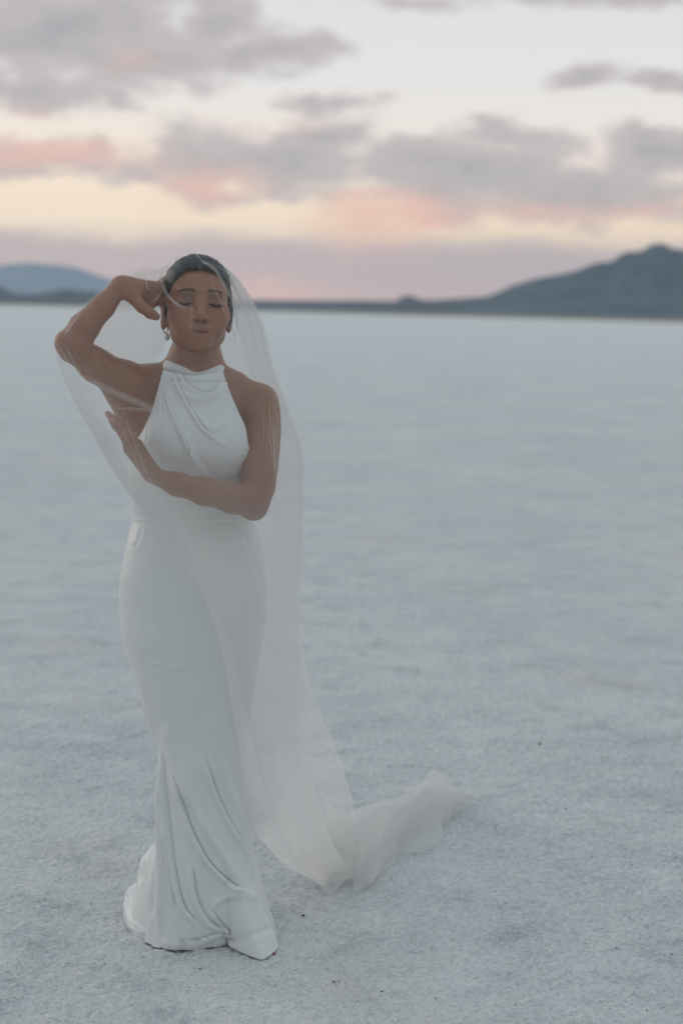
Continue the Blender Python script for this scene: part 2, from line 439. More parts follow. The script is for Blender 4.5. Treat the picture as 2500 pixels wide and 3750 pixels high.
class Field:
    """signed distance on a rectilinear grid, primitives touch only their own neighbourhood"""
    def __init__(self, xs, ys, zs):
        self.xs, self.ys, self.zs = [np.asarray(v, np.float32) for v in (xs, ys, zs)]
        self.f = np.full((len(xs), len(ys), len(zs)), 0.2, np.float32)
    def _slab(self, lo, hi):
        return tuple(slice(max(np.searchsorted(v, l) - 1, 0), np.searchsorted(v, h) + 1) for v, l, h in zip((self.xs, self.ys, self.zs), lo, hi))
    def apply(self, fn, lo, hi, k, op='add', frame=None, pad=0.03):
        lo = np.asarray(lo, float); hi = np.asarray(hi, float)
        if frame is not None:
            Rm, org = frame
            cs = np.array([[x, y, z] for x in (lo[0], hi[0]) for y in (lo[1], hi[1]) for z in (lo[2], hi[2])]) @ Rm.T + org
            wlo, whi = cs.min(0), cs.max(0)
        else: wlo, whi = lo, hi
        s = self._slab(wlo - pad - k, whi + pad + k)
        x = self.xs[s[0]][:, None, None]; y = self.ys[s[1]][None, :, None]; z = self.zs[s[2]][None, None, :]
        if frame is not None:
            qx, qy, qz = x - org[0], y - org[1], z - org[2]
            p = [(Rm[0, i] * qx + Rm[1, i] * qy + Rm[2, i] * qz).astype(np.float32) for i in range(3)]
        else: p = (x, y, z)
        d = fn(p).astype(np.float32)
        g = self.f[s]
        if op == 'add': self.f[s] = smin(g, np.broadcast_to(d, g.shape), k)
        else: self.f[s] = smax(g, -np.broadcast_to(d, g.shape), k)
    def cone(self, a, b, ra, rb, k=0.02, op='add', frame=None):
        a = np.asarray(a, float); b = np.asarray(b, float); r = max(ra, rb)
        self.apply(lambda p: cone(p, a, b, ra, rb), np.minimum(a, b) - r, np.maximum(a, b) + r, k, op, frame)
    def ell(self, c, r, k=0.02, op='add', frame=None):
        c = np.asarray(c, float); r = np.asarray(r, float)
        self.apply(lambda p: ell(p, c, r), c - r, c + r, k, op, frame)
    def chain(self, pts, k=0.02, frame=None):
        for (a, ra), (b, rb) in zip(pts[:-1], pts[1:]): self.cone(a, b, ra, rb, k, 'add', frame)
    def mesh(self):
        """surface nets"""
        f = self.f; s = f < 0
        nx, ny, nz = f.shape
        c = s[:-1, :-1, :-1].astype(np.int8)
        for dx_, dy_, dz_ in ((1,0,0),(0,1,0),(0,0,1),(1,1,0),(1,0,1),(0,1,1),(1,1,1)):
            c = c + s[dx_:nx - 1 + dx_, dy_:ny - 1 + dy_, dz_:nz - 1 + dz_]
        cell = (c > 0) & (c < 8)
        I, J, K = np.nonzero(cell)
        acc = np.zeros((len(I), 3)); cnt = np.zeros(len(I))
        cor = [(a, b, d) for a in (0, 1) for b in (0, 1) for d in (0, 1)]
        ax = (self.xs, self.ys, self.zs)
        for u in cor:
            for axis in range(3):
                if u[axis]: continue
                v = list(u); v[axis] = 1
                fa = f[I + u[0], J + u[1], K + u[2]]; fb = f[I + v[0], J + v[1], K + v[2]]
                m = (fa < 0) != (fb < 0)
                t_ = np.where(m, fa / np.where(m, fa - fb, 1), 0)
                for q, idx in enumerate((I, J, K)):
                    a_ = ax[q][idx + u[q]]; b_ = ax[q][idx + v[q]]
                    acc[:, q] += np.where(m, a_ + t_ * (b_ - a_), 0)
                cnt += m
        V = acc / cnt[:, None]
        vid = np.full(cell.shape, -1, np.int64); vid[I, J, K] = np.arange(len(I))
        Fs = []
        for axis in range(3):
            sl0 = [slice(None)] * 3; sl1 = [slice(None)] * 3
            sl0[axis] = slice(0, -1); sl1[axis] = slice(1, None)
            a_ = s[tuple(sl0)]; b_ = s[tuple(sl1)]
            E = np.nonzero(a_ != b_)
            E = [e.copy() for e in E]
            o1, o2 = [q for q in range(3) if q != axis]
            ok = (E[o1] > 0) & (E[o2] > 0) & (E[o1] < f.shape[o1] - 1) & (E[o2] < f.shape[o2] - 1)
            E = [e[ok] for e in E]
            ins = a_[tuple(E)]
            def at(d1, d2):
                q = [e.copy() for e in E]; q[o1] = q[o1] - d1; q[o2] = q[o2] - d2
                return vid[tuple(q)]
            quad = np.stack([at(1, 1), at(0, 1), at(0, 0), at(1, 0)], -1)
            flip = ins if axis != 1 else ~ins
            quad[~flip] = quad[~flip][:, ::-1]
            Fs.append(quad)
        return V, np.concatenate(Fs)

# torso table: photo row, left and right skin outline, centre depth, half depth
TOR = [(1395, 610, 850, .015, .066), (1450, 562, 893, .01, .086), (1520, 530, 893, .004, .098), (1600, 512, 896, .0, .104), (1680, 500, 897, .0, .104),
       (1760, 490, 895, .0, .095), (1830, 494, 898, .0, .086), (1900, 506, 912, .0, .082), (1980, 484, 934, .0, .092), (2120, 462, 954, .0, .104), (2250, 470, 950, .0, .104), (2360, 500, 930, .0, .09)]
def table_world(tab):
    rows = []
    for py, l, r_, yc, b_ in tab:
        pl, pr_ = P(l, py, yc), P(r_, py, yc)
        rows.append(((pl[2] + pr_[2]) / 2, (pl[0] + pr_[0]) / 2, yc, (pr_[0] - pl[0]) / 2, b_))
    return np.array(rows[::-1])                      # rising z
TW = table_world(TOR)
def loft(p, tab, power=2.3):
    z = np.asarray(p[2], float)
    zz = np.clip(z, tab[0, 0], tab[-1, 0])
    cx, cy, a_, b_ = [pchip(zz, tab[:, 0], tab[:, i]) for i in (1, 2, 3, 4)]
    q = (np.abs((p[0] - cx) / a_) ** power + np.abs((p[1] - cy) / b_) ** power + 1e-12) ** (1 / power)
    d = (q - 1) * np.minimum(a_, b_)
    return np.maximum(d, np.maximum(tab[0, 0] - z, z - tab[-1, 0]))

NECK = [(P(724, 1215, .030), .050), (P(716, 1300, .028), .0515), (P(712, 1350, .024), .054), (P(708, 1400, .018), .064)]
CLAV = [((P(650, 1398, .008), .040), (P(548, 1412, .006), .050)), ((P(790, 1405, .010), .038), (P(950, 1468, .012), .0345)),
        ((P(690, 1372, .03), .05), (P(600, 1402, .02), .036)), ((P(735, 1375, .03), .05), (P(850, 1425, .02), .034))]
BUST = [(P(622, 1638, -.062), (.066, .058, .066)), (P(806, 1640, -.062), (.064, .058, .066))]

t_x = np.arange(-0.70, -0.10, 0.0026); t_y = np.arange(-0.32, 0.16, 0.0026)
t_z = np.concatenate([np.arange(-0.012, 0.93, 0.012), np.arange(0.93, 1.66, 0.0026)])
FB = Field(t_x, t_y, t_z)
x0, x1 = TW[:, 1].min() - .22, TW[:, 1].max() + .22
FB.apply(lambda p: loft(p, TW), (TW[:, 1].min() - .2, -.12, TW[0, 0]), (TW[:, 1].max() + .2, .12, TW[-1, 0]), .02)
for c_, r_ in BUST: FB.ell(c_, np.array(r_) - .008, .03)
for (a_, ra), (b_, rb) in CLAV: FB.cone(a_, b_, ra, rb, .035)
FB.chain(NECK, .03)
# legs and feet under the gown
LEGS = [(P(610, 2200, .0), P(668, 2680, -.02), np.array([-.385, .02, .055]), np.array([-.40, -.08, .024])),
        (P(810, 2200, .0), P(800, 2680, -.035), np.array([-.235, -.05, .055]), np.array([-.178, -.165, .018]))]
for hip, kn, foot, tip in LEGS:
    FB.chain([(hip, .078), ((hip + kn) / 2, .062), (kn, .043), ((kn + foot) / 2 + np.array([0, .012, .03]), .040), (foot, .030)], .02)
    FB.cone(foot, tip, .030, .016, .02)
# raised arm (image left)
sh = P(535, 1432, .0); elb = P(264, 1266, -.135); wr = P(445, 1046, -.07)
FB.chain([(sh, .055), (P(455, 1398, -.045), .0465), (P(350, 1336, -.10), .0360), (elb, .0300)], .02)
FB.cone(P(520, 1490, .015), P(545, 1620, .01), .044, .030, .05)
FB.cone(P(470, 1450, -.02), P(520, 1560, .0), .036, .040, .05)
FB.chain([(elb, .034), (P(240, 1250, -.14), .0225)], .02)
FB.chain([(elb, .031), (P(308, 1200, -.125), .0325), (P(378, 1122, -.095), .0258), (wr, .0195)], .012)
FB.chain([(wr, .0205), (P(500, 1072, -.06), .022)], .015)
# its hand: palm towards the camera, fingers into the hair behind the ear, thumb free
def palm(F, a_, b_, side, n, wa, wb, th, k=.012):
    """flattened slab from wrist a to knuckles b; side = across unit vector, n = palm normal"""
    a_ = np.asarray(a_, float); b_ = np.asarray(b_, float)
    for s_ in (-1, -.33, .33, 1):
        F.cone(a_ + side * wa * s_, b_ + side * wb * s_, th, th * .85, k)
def unit(v): v = np.asarray(v, float); return v / np.linalg.norm(v)
k0 = P(566, 1080, -.035); ax_ = unit(k0 - wr); sd = unit(np.cross(ax_, [0.25, 1, 0.1])); nn = np.cross(sd, ax_)
if sd[2] < 0: sd = -sd
palm(FB, wr + ax_ * .012, k0, sd, nn, .011, .022, .0125)
for i, (s_, tipx, tipy, ty) in enumerate([(-1, 592, 1120, .012), (-.35, 603, 1098, .028), (.35, 612, 1074, .036), (1, 612, 1050, .038)]):
    b0 = k0 + sd * .021 * s_
    mid = P(tipx - 12, tipy - 20, ty - .035) if i else P(584, 1100, -.02)
    FB.chain([(b0, .0100), (mid, .0090), (P(tipx, tipy, ty), .0078)], .006)
FB.chain([(P(478, 1080, -.075), .0165), (P(520, 1124, -.085), .0125), (P(550, 1147, -.088), .0110), (P(573, 1160, -.086), .0088)], .010)
# folded arm (image right)
s2 = P(955, 1470, .012); e2 = P(928, 1846, -.115); w2 = P(562, 1742, -.19)
FB.chain([(s2, .0355), (P(959, 1525, -.004), .0362), (P(960, 1590, -.022), .0360), (P(956, 1655, -.047), .0355), (P(950, 1720, -.072), .0345), (P(944, 1785, -.095), .0325), (e2, .0300)], .03)
FB.chain([(e2, .0290), (P(930, 1866, -.11), .0225)], .015)
FB.chain([(e2, .0300), (P(850, 1822, -.142), .0325), (P(750, 1800, -.168), .0285), (P(650, 1774, -.185), .0235), (w2, .0190)], .02)
# its hand, seen edge on, lying along the raised arm's side
kn2 = P(488, 1636, -.185); ax2 = unit(kn2 - w2); sd2 = unit(np.array([0.28, 1.0, 0.12]) - ax2 * (np.array([0.28, 1.0, 0.12]) @ ax2))
palm(FB, w2 + ax2 * .01, kn2, sd2, None, .014, .026, .0135)
FNG = [(-1, (452, 1592), (424, 1560), (408, 1541)), (-.34, (449, 1580), (418, 1540), (396, 1516)), (.34, (452, 1578), (424, 1540), (404, 1520)), (1, (460, 1590), (436, 1556), (420, 1538))]
TIPS = []
for s_, m1, m2, tp in FNG:
    yy = -.185 + s_ * .022
    FB.chain([(kn2 + sd2 * .024 * s_, .0102), (P(*m1, yy - .004), .0092), (P(*m2, yy - .002), .0082), (P(*tp, yy + .004), .0066)], .005)
    TIPS.append((P(*tp, yy + .004), P(*m2, yy - .002)))
FB.chain([(P(530, 1700, -.215), .0135), (P(498, 1640, -.228), .0115), (P(474, 1596, -.226), .0098), (P(462, 1576, -.222), .0078)], .008)
TIPS.append((P(462, 1576, -.222), P(474, 1596, -.226)))

# head, in its own frame: x image right, -y out of the face, z up; origin between the ears at eye height
def rot(ax__, a): return np.array(Matrix.Rotation(a, 3, ax__))
HEAD_R = rot('Z', R(12.0)) @ rot('Y', R(1.5)) @ rot('X', R(-11.0))
HEAD_O = P(721, 1122, .016)
HF = (HEAD_R, HEAD_O)
def hw(p): return HEAD_R @ np.asarray(p, float) + HEAD_O
E = lambda c_, r_, k=.02, op='add': FB.ell(c_, r_, k, op, HF)
C = lambda a_, b_, ra, rb, k=.015, op='add': FB.cone(a_, b_, ra, rb, k, op, HF)
E((0, .016, .034), (.0735, .093, .083))
E((0, -.030, -.022), (.0640, .056, .080), .03)
E((0, -.046, .034), (.054, .030, .034), .03)
for s_ in (-1, 1):
    C((s_ * .053, .006, -.036), (s_ * .041, -.024, -.072), .016, .013, .025)
    C((s_ * .041, -.024, -.072), (s_ * .009, -.063, -.0955), .014, .0140, .025)
    E((s_ * .0425, -.055, -.031), (.0290, .026, .027), .022)
    E((s_ * .028, -.058, -.060), (.023, .025, .027), .02)
C((0, -.060, -.076), (0, -.0695, -.0950), .026, .0175, .02)
E((0, -.070, -.070), (.026, .020, .022), .015)
for s_ in (-1, 1):
    E((s_ * .034, -.0905, -.003), (.0175, .0105, .0125), .012, 'cut')
    E((s_ * .0335, -.0665, -.004), (.0180, .0165, .0135), .006)
    C((s_ * .016, -.0795, .0180), (s_ * .046, -.071, .0185), .0066, .0050, .012)
C((0, -.0800, .014), (0, -.0865, -.012), .0095, .0080, .014)
C((0, -.0865, -.012), (0, -.0990, -.0405), .0085, .0115, .010)
for s_ in (-1, 1): E((s_ * .0135, -.0865, -.0445), (.0098, .0110, .0082), .007)
for s_ in (-1, 1): E((s_ * .0078, -.0945, -.0525), (.0050, .0065, .0042), .002, 'cut')
UL = [(-.0265, -.0760, -.0745), (-.0150, -.0850, -.0722), (-.0050, -.0888, -.0700), (0, -.0884, -.0710), (.0050, -.0888, -.0700), (.0150, -.0850, -.0722), (.0265, -.0760, -.0745)]
LL = [(-.0245, -.0765, -.0775), (-.0130, -.0845, -.0828), (0, -.0872, -.0850), (.0130, -.0845, -.0828), (.0245, -.0765, -.0775)]
for a_, b_ in zip(UL[:-1], UL[1:]): C(a_, b_, .0044, .0044, .005)
for a_, b_ in zip(LL[:-1], LL[1:]): C(a_, b_, .0056, .0056, .005)
for a_, b_ in (((-.0190, -.0845, -.0762), (0, -.0925, -.0774)), ((0, -.0925, -.0774), (.0190, -.0845, -.0762))): C(a_, b_, .0026, .0026, .003, 'cut')
for s_ in (-1, 1):
    E((s_ * .0765, .012, -.014), (.0075, .0165, .0300), .006)
    E((s_ * .0765, .006, -.044), (.0065, .0095, .0150), .006)
    E((s_ * .0830, .010, -.010), (.0050, .0095, .0180), .004, 'cut')

BV, BF = FB.mesh()
del FB.f
# colour of the skin by place: lips, cheeks, elbows, knuckles, nails, plus some painted shade
LV = (BV - HEAD_O) @ HEAD_R
colr = np.tile(np.array([[0.330, 0.155, 0.088]]), (len(BV), 1))
def spot(c_, r_, rgb, amt, pts=LV):
    global colr
    q = np.sqrt((((pts - np.asarray(c_)) / np.asarray(r_)) ** 2).sum(1))
    w_ = amt * np.clip(1.25 - q, 0, 1)[:, None]
    colr = colr * (1 - w_) + np.asarray(rgb) * w_
for s_ in (-1, 1):
    spot((s_ * .046, -.062, -.030), (.026, .05, .028), (.36, .135, .095), .75)
    spot((s_ * .034, -.080, .004), (.022, .03, .013), (.15, .075, .060), .85)
    spot((s_ * .0765, .010, -.02), (.012, .03, .05), (.38, .19, .14), .5)
spot((-.056, -.046, -.022), (.017, .05, .020), (.17, .070, .055), .75)  # darker patch on one cheek: blush with shade painted in
for a_ in UL: spot(a_, (.0062, .012, .0048), (.23, .075, .072), .95)
for a_ in LL: spot(a_, (.0068, .012, .0052), (.27, .092, .085), .95)
for s_ in (-1, 1): spot((s_ * .0078, -.0925, -.0525), (.0055, .007, .0045), (.06, .03, .025), .9)  # nostril hollows painted dark, shade put into the skin colour
spot((0, -.095, -.047), (.016, .02, .008), (.30, .16, .115), .5)
spot(P(925, 1820, -.12), (.075, .08, .085), (.27, .095, .060), .85, BV)
spot(P(215, 1250, -.15), (.05, .06, .05), (.36, .17, .12), .7, BV)
spot(P(300, 1215, -.15), (.05, .06, .04), (.36, .18, .13), .5, BV)
for tp, _m in TIPS: spot(tp, (.020, .020, .020), (.42, .16, .13), .7, BV)
for tp in (P(573, 1160, -.086), P(592, 1120, .012)): spot(tp, (.018,) * 3, (.42, .20, .16), .6, BV)
m_skin, t, o = new_mat('skin')
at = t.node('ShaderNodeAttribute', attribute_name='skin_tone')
tcn = t.node('ShaderNodeTexCoord').outputs['Object']
n = t.noise(tcn, 45.0, 4, 0.6); n2 = t.noise(tcn, 9.0, 3, 0.5)
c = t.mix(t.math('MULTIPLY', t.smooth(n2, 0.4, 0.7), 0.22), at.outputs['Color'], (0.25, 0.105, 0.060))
c = t.mix(t.math('MULTIPLY', t.smooth(n, 0.45, 0.75), 0.15), c, (0.46, 0.26, 0.17))
b = principled(t, o, Base_Color=c, Roughness=0.42, Subsurface_Weight=0.12, Subsurface_Scale=0.006, Coat_Weight=0.0)
b.inputs['Specular IOR Level'].default_value = 0.5
bmp = t.node('ShaderNodeBump'); bmp.inputs['Strength'].default_value = 0.12; bmp.inputs['Distance'].default_value = 0.001
t.put(bmp.inputs['Height'], t.noise(tcn, 600.0, 2, 0.6)); t.l.new(bmp.outputs[0], b.inputs['Normal'])
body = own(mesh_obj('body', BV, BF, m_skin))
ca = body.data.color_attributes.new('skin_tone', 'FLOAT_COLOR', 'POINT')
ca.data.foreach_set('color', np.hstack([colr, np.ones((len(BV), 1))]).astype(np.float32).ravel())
body_bvh = BVHTree.FromPolygons([tuple(v) for v in BV], [tuple(q) for q in BF.tolist()])

def face_pt(x, z, lift=.0008):
    """a point on the face at head coordinates x, z, cast from in front"""
    o_ = hw((x, -.20, z)); d_ = HEAD_R @ np.array([0, 1.0, 0])
    h = body_bvh.ray_cast(Vector(o_), Vector(d_))
    return np.array(h[0]) - d_ * lift
# brows, lashes, teeth
def plain(name, rgb, rough=0.5, **kw):
    m, t, o = new_mat(name)
    tcn = t.node('ShaderNodeTexCoord').outputs['Object']
    c = t.mix(t.math('MULTIPLY', t.noise(tcn, 180.0, 3, 0.6), 0.5), rgb, tuple(0.6 * v for v in rgb))
    principled(t, o, Base_Color=c, Roughness=rough, **kw)
    return m
m_hairc = plain('brow_hair', (0.085, 0.058, 0.045), 0.7)
m_lash = plain('lash', (0.014, 0.012, 0.012), 0.5)
m_teeth = plain('tooth_enamel', (0.75, 0.70, 0.66), 0.25)
def tube(pts, r, sides=6):
    pts = np.asarray(pts, float); n = len(pts)
    r = np.broadcast_to(np.asarray(r, float), (n,))
    T = np.gradient(pts, axis=0); T /= np.linalg.norm(T, axis=1)[:, None] + 1e-12
    ref = np.array([0.3, 0.9, 0.31]); A = np.cross(T, ref); A /= np.linalg.norm(A, axis=1)[:, None] + 1e-12
    B = np.cross(T, A)
    th_ = np.linspace(0, 2 * math.pi, sides, endpoint=False)
    V = pts[:, None] + r[:, None, None] * (np.cos(th_)[None, :, None] * A[:, None] + np.sin(th_)[None, :, None] * B[:, None])
    return V.reshape(-1, 3), grid_faces(n, sides, True)
def join(parts):
    V, F_, k_ = [], [], 0
    for v, f_ in parts:
        V.append(v); F_.append(f_ + k_); k_ += len(v)
    return np.concatenate(V), np.concatenate(F_)
def brow(s_):
    parts = []
    for i in range(110):
        u = i / 109
        x = s_ * (.0135 + .034 * u); z = .0185 + .0050 * math.sin(u * 2.2) - .0040 * u
        hgt = .0055 * (1 - u) ** .5 * min(1, .35 + u * 4) + .001
        z += random.uniform(-.5, .5) * hgt
        a_ = face_pt(x, z, .0006); b_ = face_pt(x + s_ * (.003 + .002 * u), z + .0022 * (1 - u * 1.4), .0010)
        parts.append(tube([a_, (a_ + b_) / 2, b_], [.0005, .0005, .0002], 4))
    return own(mesh_obj('eyebrow', *join(parts), m_hairc))
def lash(s_):
    parts = []
    line = [face_pt(s_ * (.0185 + .031 * u), -.0075 - .0040 * math.sin(math.pi * u) - .001 * u, .0002) for u in np.linspace(0, 1, 24)]
    parts.append(tube(line, .0022 * np.sin(np.linspace(.35, 2.9, 24)) + .0004, 5))
    for i, a_ in enumerate(line):
        u = i / 23
        tip = a_ + HEAD_R @ np.array([s_ * (.0015 + .004 * u), -.0050, -.0055])
        mid = (a_ + tip) / 2 + HEAD_R @ np.array([0, -.0006, -.0010])
        parts.append(tube([a_, mid, tip], [.00060, .00045, .00015], 4))
    return own(mesh_obj('eyelash', *join(parts), m_lash))
random.seed(3)
for s_ in (-1, 1): brow(s_); lash(s_)
tv = []
for u in np.linspace(-1, 1, 13):
    y_ = -.0872 + .0075 * abs(u) ** 2
    for z_ in (-.0735, -.0752, -.0768): tv.append(hw((u * .0150, y_ + (.001 if z_ > -.074 else 0), z_)))
teeth = own(mesh_obj('teeth', tv, grid_faces(13, 3), m_teeth))

# hair, combed back
hx_ = np.arange(-.46, -.24, .003); hy_ = np.arange(-.10, .20, .003); hz_ = np.arange(1.40, 1.64, .003)
FH = Field(hx_, hy_, hz_)
FH.ell((0, .020, .0355), (.0800, .0965, .0870), .01, 'add', HF)
FH.ell((0, -.030, .050), (.0665, .058, .0590), .03, 'add', HF)
FH.ell((0, .070, -.020), (.066, .052, .055), .03, 'add', HF)
FH.ell((0, .118, .004), (.036, .030, .036), .012, 'add', HF)
for s_ in (-1, 1): FH.cone((s_ * .066, -.012, .025), (s_ * .0735, -.006, -.028), .012, .0045, .014, 'add', HF)
def facecut(p):
    q = (np.abs(p[0] / .0655) ** 3.2 + np.abs((p[2] + .036) / .1065) ** 3.2 + 1e-9) ** (1 / 3.2)
    return np.maximum((q - 1) * .066, p[1] + .016 + .40 * np.maximum(p[2] - .02, 0))
FH.apply(facecut, (-.07, -.2, -.15), (.07, -.01, .08), .006, 'cut', HF)
FH.ell((-.086, .012, -.020), (.020, .020, .034), .006, 'cut', HF)
FH.ell((.0745, .016, -.012), (.0120, .030, .036), .012, 'add', HF)
HV, HFc = FH.mesh()
HL_ = (HV - HEAD_O) @ HEAD_R
# combing: fine grooves running back from a centre parting
ang = np.arctan2(HL_[:, 0], HL_[:, 2] + .03)
nrm = HL_ - np.array([0, .02, .02]); nrm /= np.linalg.norm(nrm, axis=1)[:, None]
gro = .0026 * (vnoise(ang * 46, HL_[:, 1] * 6, 4) - .5) + .0018 * (vnoise(ang * 120, HL_[:, 1] * 9, 5) - .5)
gro -= .0030 * np.exp(-(HL_[:, 0] / .0035) ** 2) * np.clip((-HL_[:, 1] - .0) / .05, 0, 1)
HV = HV + (HEAD_R @ (nrm * gro[:, None]).T).T
m_hair, t, o = new_mat('black_hair')
tcn = t.node('ShaderNodeTexCoord').outputs['Object']
mp = t.node('ShaderNodeMapping'); t.l.new(tcn, mp.inputs[0])
mp.inputs['Location'].default_value = tuple(-HEAD_O); 
n = t.noise(t.vmath('MULTIPLY', tcn, (260.0, 30.0, 260.0)), 1.0, 3, 0.6)
c = t.mix(n, (0.010, 0.013, 0.014), (0.032, 0.035, 0.035))
b = principled(t, o, Base_Color=c, Roughness=0.42)
b.inputs['Specular IOR Level'].default_value = 0.42
bmp = t.node('ShaderNodeBump'); bmp.inputs['Strength'].default_value = 0.5; bmp.inputs['Distance'].default_value = 0.002
t.put(bmp.inputs['Height'], n); t.l.new(bmp.outputs[0], b.inputs['Normal'])
hair = own(mesh_obj('hair', HV, HFc, m_hair))
m_strand = plain('loose_hair', (0.05, 0.042, 0.038), 0.5)
WISPS = [[(652, 1012, -.05), (656, 1040, -.075), (668, 1066, -.085), (672, 1080, -.088)], [(646, 1016, -.05), (648, 1046, -.07), (656, 1066, -.078)], [(662, 1008, -.055), (664, 1034, -.08), (674, 1062, -.088)],
         [(846, 1060, .0), (860, 1120, .0), (868, 1180, .01), (858, 1230, .015)], [(848, 1090, .0), (856, 1150, .0), (870, 1200, .01), (872, 1225, .015)],
         [(850, 1120, -.005), (852, 1170, -.005), (848, 1215, .0)], [(842, 1030, .0), (868, 1075, .0), (888, 1118, .01)], [(838, 1010, .0), (856, 1040, .0), (862, 1085, .005)],
         [(852, 1140, .0), (866, 1160, .0), (874, 1190, .0)], [(836, 1000, .01), (846, 1020, .01), (852, 1050, .01)], [(848, 1150, .0), (850, 1200, .0), (862, 1250, .01), (858, 1275, .015)]]
for wpts in WISPS:
    pts = interp_curve([P(*q) for q in wpts], 14)
    own(mesh_obj('hair_strand', *tube(pts, np.linspace(.00045, .00018, 14), 4), m_strand), hair)
hair_bvh = BVHTree.FromPolygons([tuple(v) for v in HV], [tuple(q) for q in HFc.tolist()])

# jewellery
m_gold, t, o = new_mat('gold')
tcn = t.node('ShaderNodeTexCoord').outputs['Object']
principled(t, o, Base_Color=t.mix(t.noise(tcn, 300.0), (0.85, 0.60, 0.27), (0.95, 0.72, 0.40)), Metallic=1.0, Roughness=0.22)
m_pearl, t, o = new_mat('pearl')
tcn = t.node('ShaderNodeTexCoord').outputs['Object']
principled(t, o, Base_Color=t.mix(t.noise(tcn, 90.0), (0.72, 0.70, 0.66), (0.82, 0.80, 0.78)), Roughness=0.18, Coat_Weight=0.6)
m_gem, t, o = new_mat('gem')
tcn = t.node('ShaderNodeTexCoord').outputs['Object']
principled(t, o, Base_Color=t.mix(t.noise(tcn, 500.0), (0.75, 0.75, 0.72), (0.95, 0.95, 0.95)), Roughness=0.05, Coat_Weight=1.0)
def ringpts(c_, r_, ax1, ax2, n=24, a0=0, a1=2 * math.pi):
    th_ = np.linspace(a0, a1, n)
    return np.asarray(c_) + r_ * (np.cos(th_)[:, None] * np.asarray(ax1) + np.sin(th_)[:, None] * np.asarray(ax2))
def earring(cpx, cpy, Y, ppx, ppy):
    c_ = P(cpx, cpy, Y)
    e_ = own(mesh_obj('earring', *tube(ringpts(c_, .0085, (0.45, 0.89, 0), (0, 0, 1)), .0016, 8), m_gold))
    pc = P(ppx, ppy, Y)
    pv = []
    for i in range(13):
        ph = math.pi * i / 12
        for j in range(18):
            th_ = 2 * math.pi * j / 18
            rr = .0062 * math.sin(ph) * (1 + .10 * math.sin(3 * th_) + .18 * (i / 12 - .5))
            pv.append(pc + np.array([rr * math.cos(th_), rr * math.sin(th_), .0088 * math.cos(ph)]))
    own(mesh_obj('pearl', np.array(pv), grid_faces(13, 18, True), m_pearl), e_)
    return e_
earring(606, 1206, .006, 612, 1234)
ring_c = P(478, 1604, -.20)
axr = unit(P(452, 1592, -.2) - P(488, 1636, -.2))
u1 = unit(np.cross(axr, [0, 1, 0])); u2 = np.cross(axr, u1)
ringo = own(mesh_obj('ring', *tube(ringpts(ring_c, .0120, u1, u2), .0010, 6), m_gold))
gv = []
for dx_, dy_, s_ in ((0, 0, 1.0), (.0045, .003, .6), (-.003, .005, .6)):
    q = P(489, 1594, -.20) + np.array([dx_, 0, dy_])
    for a_ in ((1, 0, 0), (0, 1, 0), (-1, 0, 0), (0, -1, 0), (0, 0, 1), (0, 0, -1)): gv.append(q + np.array(a_) * .0036 * s_)
gf = []
for k_ in range(3):
    for i in range(4):
        gf.append([k_ * 6 + i, k_ * 6 + (i + 1) % 4, k_ * 6 + 4]); gf.append([k_ * 6 + (i + 1) % 4, k_ * 6 + i, k_ * 6 + 5])
own(mesh_obj('gem_cluster', gv, np.array(gf), m_gem, smooth=False), ringo)
# nails on the folded hand
m_nail = plain('nail', (0.50, 0.22, 0.20), 0.2)
for tp, md in TIPS:
    d_ = unit(tp - md); up_ = unit(np.array([-.6, -.7, .35]) - d_ * (np.array([-.6, -.7, .35]) @ d_)); sd_ = np.cross(d_, up_)
    nv = []
    for u in np.linspace(-.5, 1.0, 6):
        for v in np.linspace(-1, 1, 5):
            nv.append(tp + d_ * .0062 * u + sd_ * .0038 * v * (1 - .35 * max(u, 0)) + up_ * (.0072 - .0022 * v * v - .0018 * max(u, 0) ** 2))
    own(mesh_obj('fingernail', np.array(nv), grid_faces(6, 5), m_nail))
# ------------------------------------------------------------------ the gown
SK = [(1395, 600, 850, .012, .075), (1450, 560, 893, .008, .094), (1520, 530, 895, .003, .106), (1600, 503, 904, .0, .113), (1680, 490, 906, .0, .113), (1760, 478, 903, .0, .104),
      (1830, 484, 906, .0, .095), (1885, 492, 918, .0, .091), (1905, 491, 924, .0, .092), (1960, 478, 944, .0, .098), (2040, 460, 960, .0, .108), (2120, 447, 968, .0, .115), (2200, 444, 971, .0, .118), (2300, 450, 962, -.005, .118),
      (2400, 473, 948, -.01, .113), (2500, 505, 932, -.015, .107), (2600, 537, 915, -.02, .100), (2700, 574, 897, -.025, .096), (2800, 590, 890, -.03, .095), (2900, 589, 896, -.03, .100),
      (3000, 583, 905, -.035, .108), (3100, 572, 917, -.035, .118), (3200, 558, 932, -.035, .128), (3300, 545, 955, -.035, .140), (3365, 530, 985, -.035, .150)]
SW = table_world(SK)
def gown_sdf(p):
    d = loft(p, SW, 2.15)
    d = np.where(p[2] > SW[-1, 0], 0.3, d)
    for c_, r_ in BUST: d = smin(d, ell(p, c_, r_), .05)
    for (a_, ra), (b_, rb) in CLAV[:2]: d = smin(d, cone(p, a_, b_, ra + .005, rb + .005), .04)
    for (a_, ra), (b_, rb) in zip(NECK[1:-1], NECK[2:]): d = smin(d, cone(p, a_, b_, ra + .010, rb + .012), .06)
    return d
